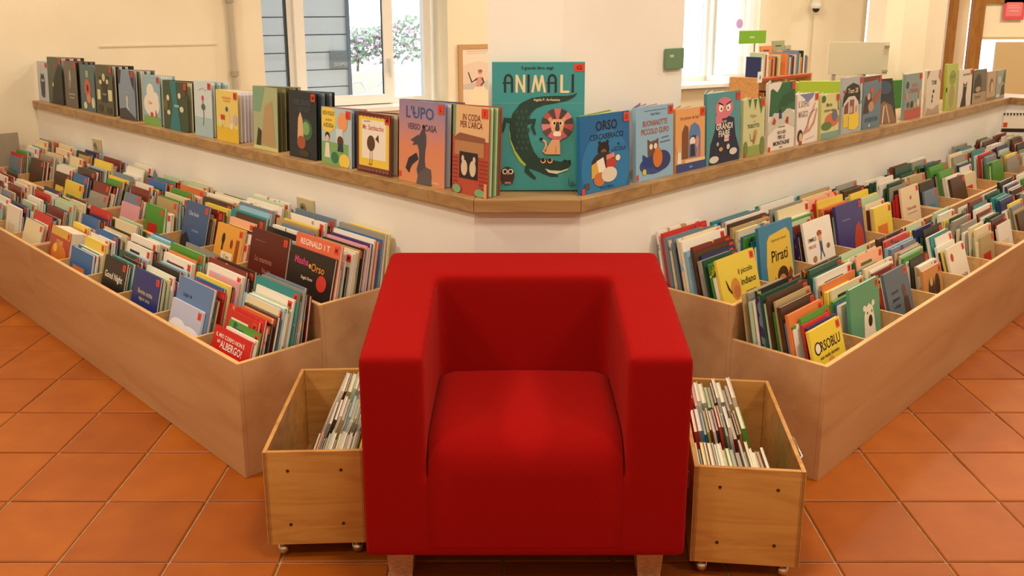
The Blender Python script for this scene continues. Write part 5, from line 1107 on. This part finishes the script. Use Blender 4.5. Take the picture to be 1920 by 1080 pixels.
art += [('E',) + az(550, 480) + (.022, .016, '#dfa878'), ('E',) + az(662, 480) + (.022, .016, '#dfa878'), ('P', [az(548, 500), az(575, 478), az(640, 478), az(666, 500), az(655, 560), az(625, 605), az(590, 605), az(560, 560)], '#e3ae80'),
        ('E',) + az(583, 510) + (.02, .018, '#f0e8d4'), ('E',) + az(636, 510) + (.02, .018, '#f0e8d4'), ('E',) + az(585, 510) + (.012, .013, K), ('E',) + az(634, 510) + (.012, .013, K),
        ('P', [az(600, 500), az(622, 500), az(628, 560), az(610, 582), az(590, 560)], '#4a4040'), ('E',) + az(608, 595) + (.045, .022, '#f0e8d4'),
        ('P', [az(578, 612), az(642, 612), az(640, 645), az(572, 645)], '#d0707a'), ('P', [az(565, 640), az(628, 640), az(634, 755), az(515, 755), az(520, 715)], '#e3ae80'), ('S', [az(596, 752), az(600, 690)], .004, '#b98258'),
        ('S', [az(520, 748), az(498, 730), az(520, 690), az(515, 655), az(492, 640)], .011, '#e3ae80'), ('E',) + az(480, 635) + (.022, .012, K)]
art += [('E',) + az(208, 920) + (.078, .066, '#4a3630'), ('P', [az(160, 930), az(165, 990), az(185, 960)], '#4a3630'), ('P', [az(258, 930), az(250, 990), az(230, 960)], '#4a3630'), ('E',) + az(188, 892) + (.03, .022, '#efe4cc'), ('E',) + az(234, 892) + (.03, .022, '#efe4cc'), ('E',) + az(189, 892) + (.018, .014, K), ('E',) + az(233, 892) + (.018, .014, K), ('P', [az(204, 905), az(216, 905), az(210, 922)], '#d8a060'), ('R',) + az(185, 988) + az(235, 975) + ('#c8848a',)]
art += [('T', 'il castoro', .835, .065, .012, K, .1, math.pi / 2), ('S', [az(722, 1005), az(720, 985), az(735, 972), az(745, 990), az(762, 1000), az(722, 1008)], .004, K)]
a_b, p_b = MB(), MB(); book_parts(a_b, p_b, AW, AH, .022, M(TEAL, .3))
o = a_b.build('picture_book'); tag(o, 'oversized teal picture book with crocodile and lion at ledge corner', 'book', 'picture books displayed on the ledge')
o.matrix_world = Matrix.Translation((-.074, 2.898, ZL1 + .004)) @ Matrix.Rotation(math.radians(.4), 4, 'Z') @ Matrix.Rotation(math.radians(-2.2), 4, 'X')
bevel(o, .0015)
p_b.build('page_block', o); obj('cover_art', art_mesh(art, AW, AH, -.0004, .00006), o)
s = add_sticker(o, 'G', .034, (AW - .019, -.0003, AH - .019)); s.scale = (1.0, 1, .72)

# ------------------------------------------------------------------ sockets on the parapets, boards, odd items
def socket(w, x, z, lab):
    r = thing('wall_socket', lab, 'socket', tuple(w.P(x, w.qw - .001, z)), w.rz)
    bevel(MB().box((0, -.008, 0), (.125, 0, .08), M('#cbbd96', .5)).build('cover_plate', r), .003)
    MB().lathe([(.02, 0), (.02, .004)], M('#8d8468', .5), 16, Matrix.Translation((.05, -.008, .04)) @ Matrix.Rotation(math.pi / 2, 4, 'X')).build('outlet', r)
    MB().lathe([(.006, 0), (.006, .002)], M('#3a352c', .6), 10, Matrix.Translation((.05, -.012, .042)) @ Matrix.Rotation(math.pi / 2, 4, 'X')).build('pin_hole', r)


socket(WL, -.69, .655, 'beige wall socket above the upper books near the armchair')
socket(WL, -2.92, .665, 'beige wall socket above the far left upper books')
bd = MB().box((0, 0, 0), (.3, .006, .26), M('#a49a86', .6)).build('divider_board')
tag(bd, 'grey cardboard divider board among the far left books', 'board')
bd.matrix_world = Matrix.Translation(WL.P(-3.86, .02, .0)) @ Matrix.Rotation(WL.rz + math.radians(68), 4, 'Z') @ Matrix.Translation((0, 0, 0))
bd.location.z = ZF + .29 - .26 + .002
bd.matrix_world = Matrix.Translation(WL.P(-3.75, .20, .45)) @ Matrix.Rotation(WL.rz + math.radians(90), 4, 'Z')

# ------------------------------------------------------------------ bookcase and green display units in the next room
BCX, BCY = 1.80, 6.55
bcr = A_R
bc = thing('bookcase', 'low light wood bookcase seen behind the open window sash', 'bookcase', (BCX, BCY, 0), bcr)
SHW = wood_mat('shelf_beech', '#c08a50', '#cf9a60', '#d8a66c', (3, 30, 30))
for z in (.05, .38, .66, .955): MB().box((0, 0, z), (.78, .24, z + .022), SHW).build('shelf', bc)
for x in (-.018, .38, .78): MB().box((x, 0, 0), (x + .018, .24, .975 if x != .38 else .95), SHW).build('upright', bc)
for z in (.955, .66): MB().box((0, -.0015, z + .002), (.78, 0, z + .016), M('#c0392e', .5)).build('shelf_label_strip', bc)
for (x, z, c_, nm) in ((-.03, .965, '#e8eef4', 'A'), (-.03, .67, '#e8eef4', 'B')):
    MB().box((x, -.006, z - .02), (x + .06, -.002, z + .06), M(c_, .5)).build('letter_card', bc)
    obj('print', art_mesh([('T', nm, .5, .5, .4, '#3a5a8a', .5)], .06, .08), bc).location = (x, -.0062, z - .02)
rng = random.Random(31)
T0 = Matrix.Translation((BCX, BCY, 0)) @ Matrix.Rotation(bcr, 4, 'Z')
for z, nm in ((.978, 'top shelf'), (.683, 'second shelf')):
    x = .035; i = 0
    while x < .74:
        t = rng.choice((.014, .018, .024, .03)); h = rng.uniform(.12, .18); c = rng.choice('wcrobltgmkxsna')
        a_b, p_b = MB(), MB()
        a_b.box((0, 0, 0), (t, .12, h), M(PAL[c][0], .4))
        if not .30 < x < .40:
            o = a_b.build('shelved_book'); tag(o, '%s spine, %s from left on bookcase %s behind open window' % (PAL[c][1], ORD[i] if i < len(ORD) else 'last', nm), 'book', 'books on the far bookcase')
            o.matrix_world = T0 @ Matrix.Translation((x, .02, z + .0005))
            i += 1
        x += t + .003
for (x, wd, h, c, lab) in ((.31, .17, .215, '#e08a5a', 'orange picture book facing out on the far bookcase'), (.49, .18, .25, '#9aa07a', 'grey green picture book facing out on the far bookcase'), (.68, .09, .21, '#b0a890', 'grey picture book facing out at bookcase end')):
    o = MB().box((0, 0, 0), (wd, .012, h), M(c, .4)).build('picture_book'); tag(o, lab, 'book', 'books facing out on the far bookcase')
    o.matrix_world = T0 @ Matrix.Translation((x, .165, .9795)) @ Matrix.Rotation(-.1, 4, 'X')
    obj('cover_art', art_mesh([('E', .5, .5, .3, .25, '#d0a080'), ('E', .6, .4, .15, .2, '#6a8a6a'), ('R', .2, .82, .7, .86, '#4a4a40')], wd, h), o)
sgn2 = thing('shelf_sign', 'green sign on a thin post above the bookcase', 'sign', tuple(T0 @ Vector((.02, .2, 0))), bcr - .25)
bevel(MB().box((0, -.004, 1.22), (.27, .004, 1.315), M('#7fb83a', .4)).build('sign_panel', sgn2), .001)
MB().tube([(.165, .006, .98), (.165, .006, 1.24)], .005, M('#9a9a90', .3, .8), 8).build('post', sgn2)
obj('print', art_mesh([('R', .38, .42, .56, .56, '#c2dfa0')], .27, .095, -.0045), sgn2).location = (0, 0, 1.22)


def green_unit(lab, x0, y0, rz, wd, h, c, cat='display box'):
    r = thing('display_box', lab, cat, (x0, y0, 0), rz)
    bevel(MB().box((0, 0, h - .34), (wd, .03, h), M(c, .35)).build('front_board', r), .004)
    MB().box((.02, .03, .0), (.05, .3, h - .02), M(c, .35)).build('side_board', r)
    MB().box((wd - .05, .03, .0), (wd - .02, .3, h - .02), M(c, .35)).build('side_board', r)
    MB().box((.05, .03, .3), (wd - .05, .3, .33), M(c, .35)).build('shelf', r)


green_unit('bright lime green display unit behind the right ledge', 2.07, 6.45, 0, .31, .965, '#a6c13c')
green_unit('dark green display unit behind the slipped book', 3.0, 7.05, A_R - .2, .22, .92, '#2f7a2c')

# comb-edged book at far right on top of the upper row
nb = thing('comb_bound_book', 'wide white comb bound book with black zigzag edge, far right', 'book', tuple(WR.P(3.72, .60, .715)), WR.rz - math.radians(50))
bevel(MB().box((0, 0, 0), (.36, .012, .10), M('#e8e0d2', .5)).build('cover', nb), .001)
cb = MB().box((0, -.002, -.012), (.36, .012, .012), M('#2a2422', .5))
cb.build('dark_edge', nb)
for k in range(18): MB().prism([(.02 * k, -.004), (.02 * k + .01, -.004), (.02 * k + .005, .016)], .098, .112, M('#55483e', .6)).build('comb_ring', nb)
MB().box((.004, -.001, .02), (.03, 0, .05), M('#d9452f', .5)).build('sticker', nb)

# ------------------------------------------------------------------ the rest of the room, out of frame
for nm, a, b in (('wall_room_left', (-6.2, -2.6, -.04), (-6, 3.6, 3.3)), ('wall_room_rear', (-6, -2.6, -.04), (7.4, -2.4, 3.3)), ('wall_room_right', (7.4, -2.4, -.04), (7.6, 3.5, 3.3))):
    struct(boxo(nm, a, b, WALL), 'cream wall of the reading room', 'wall')
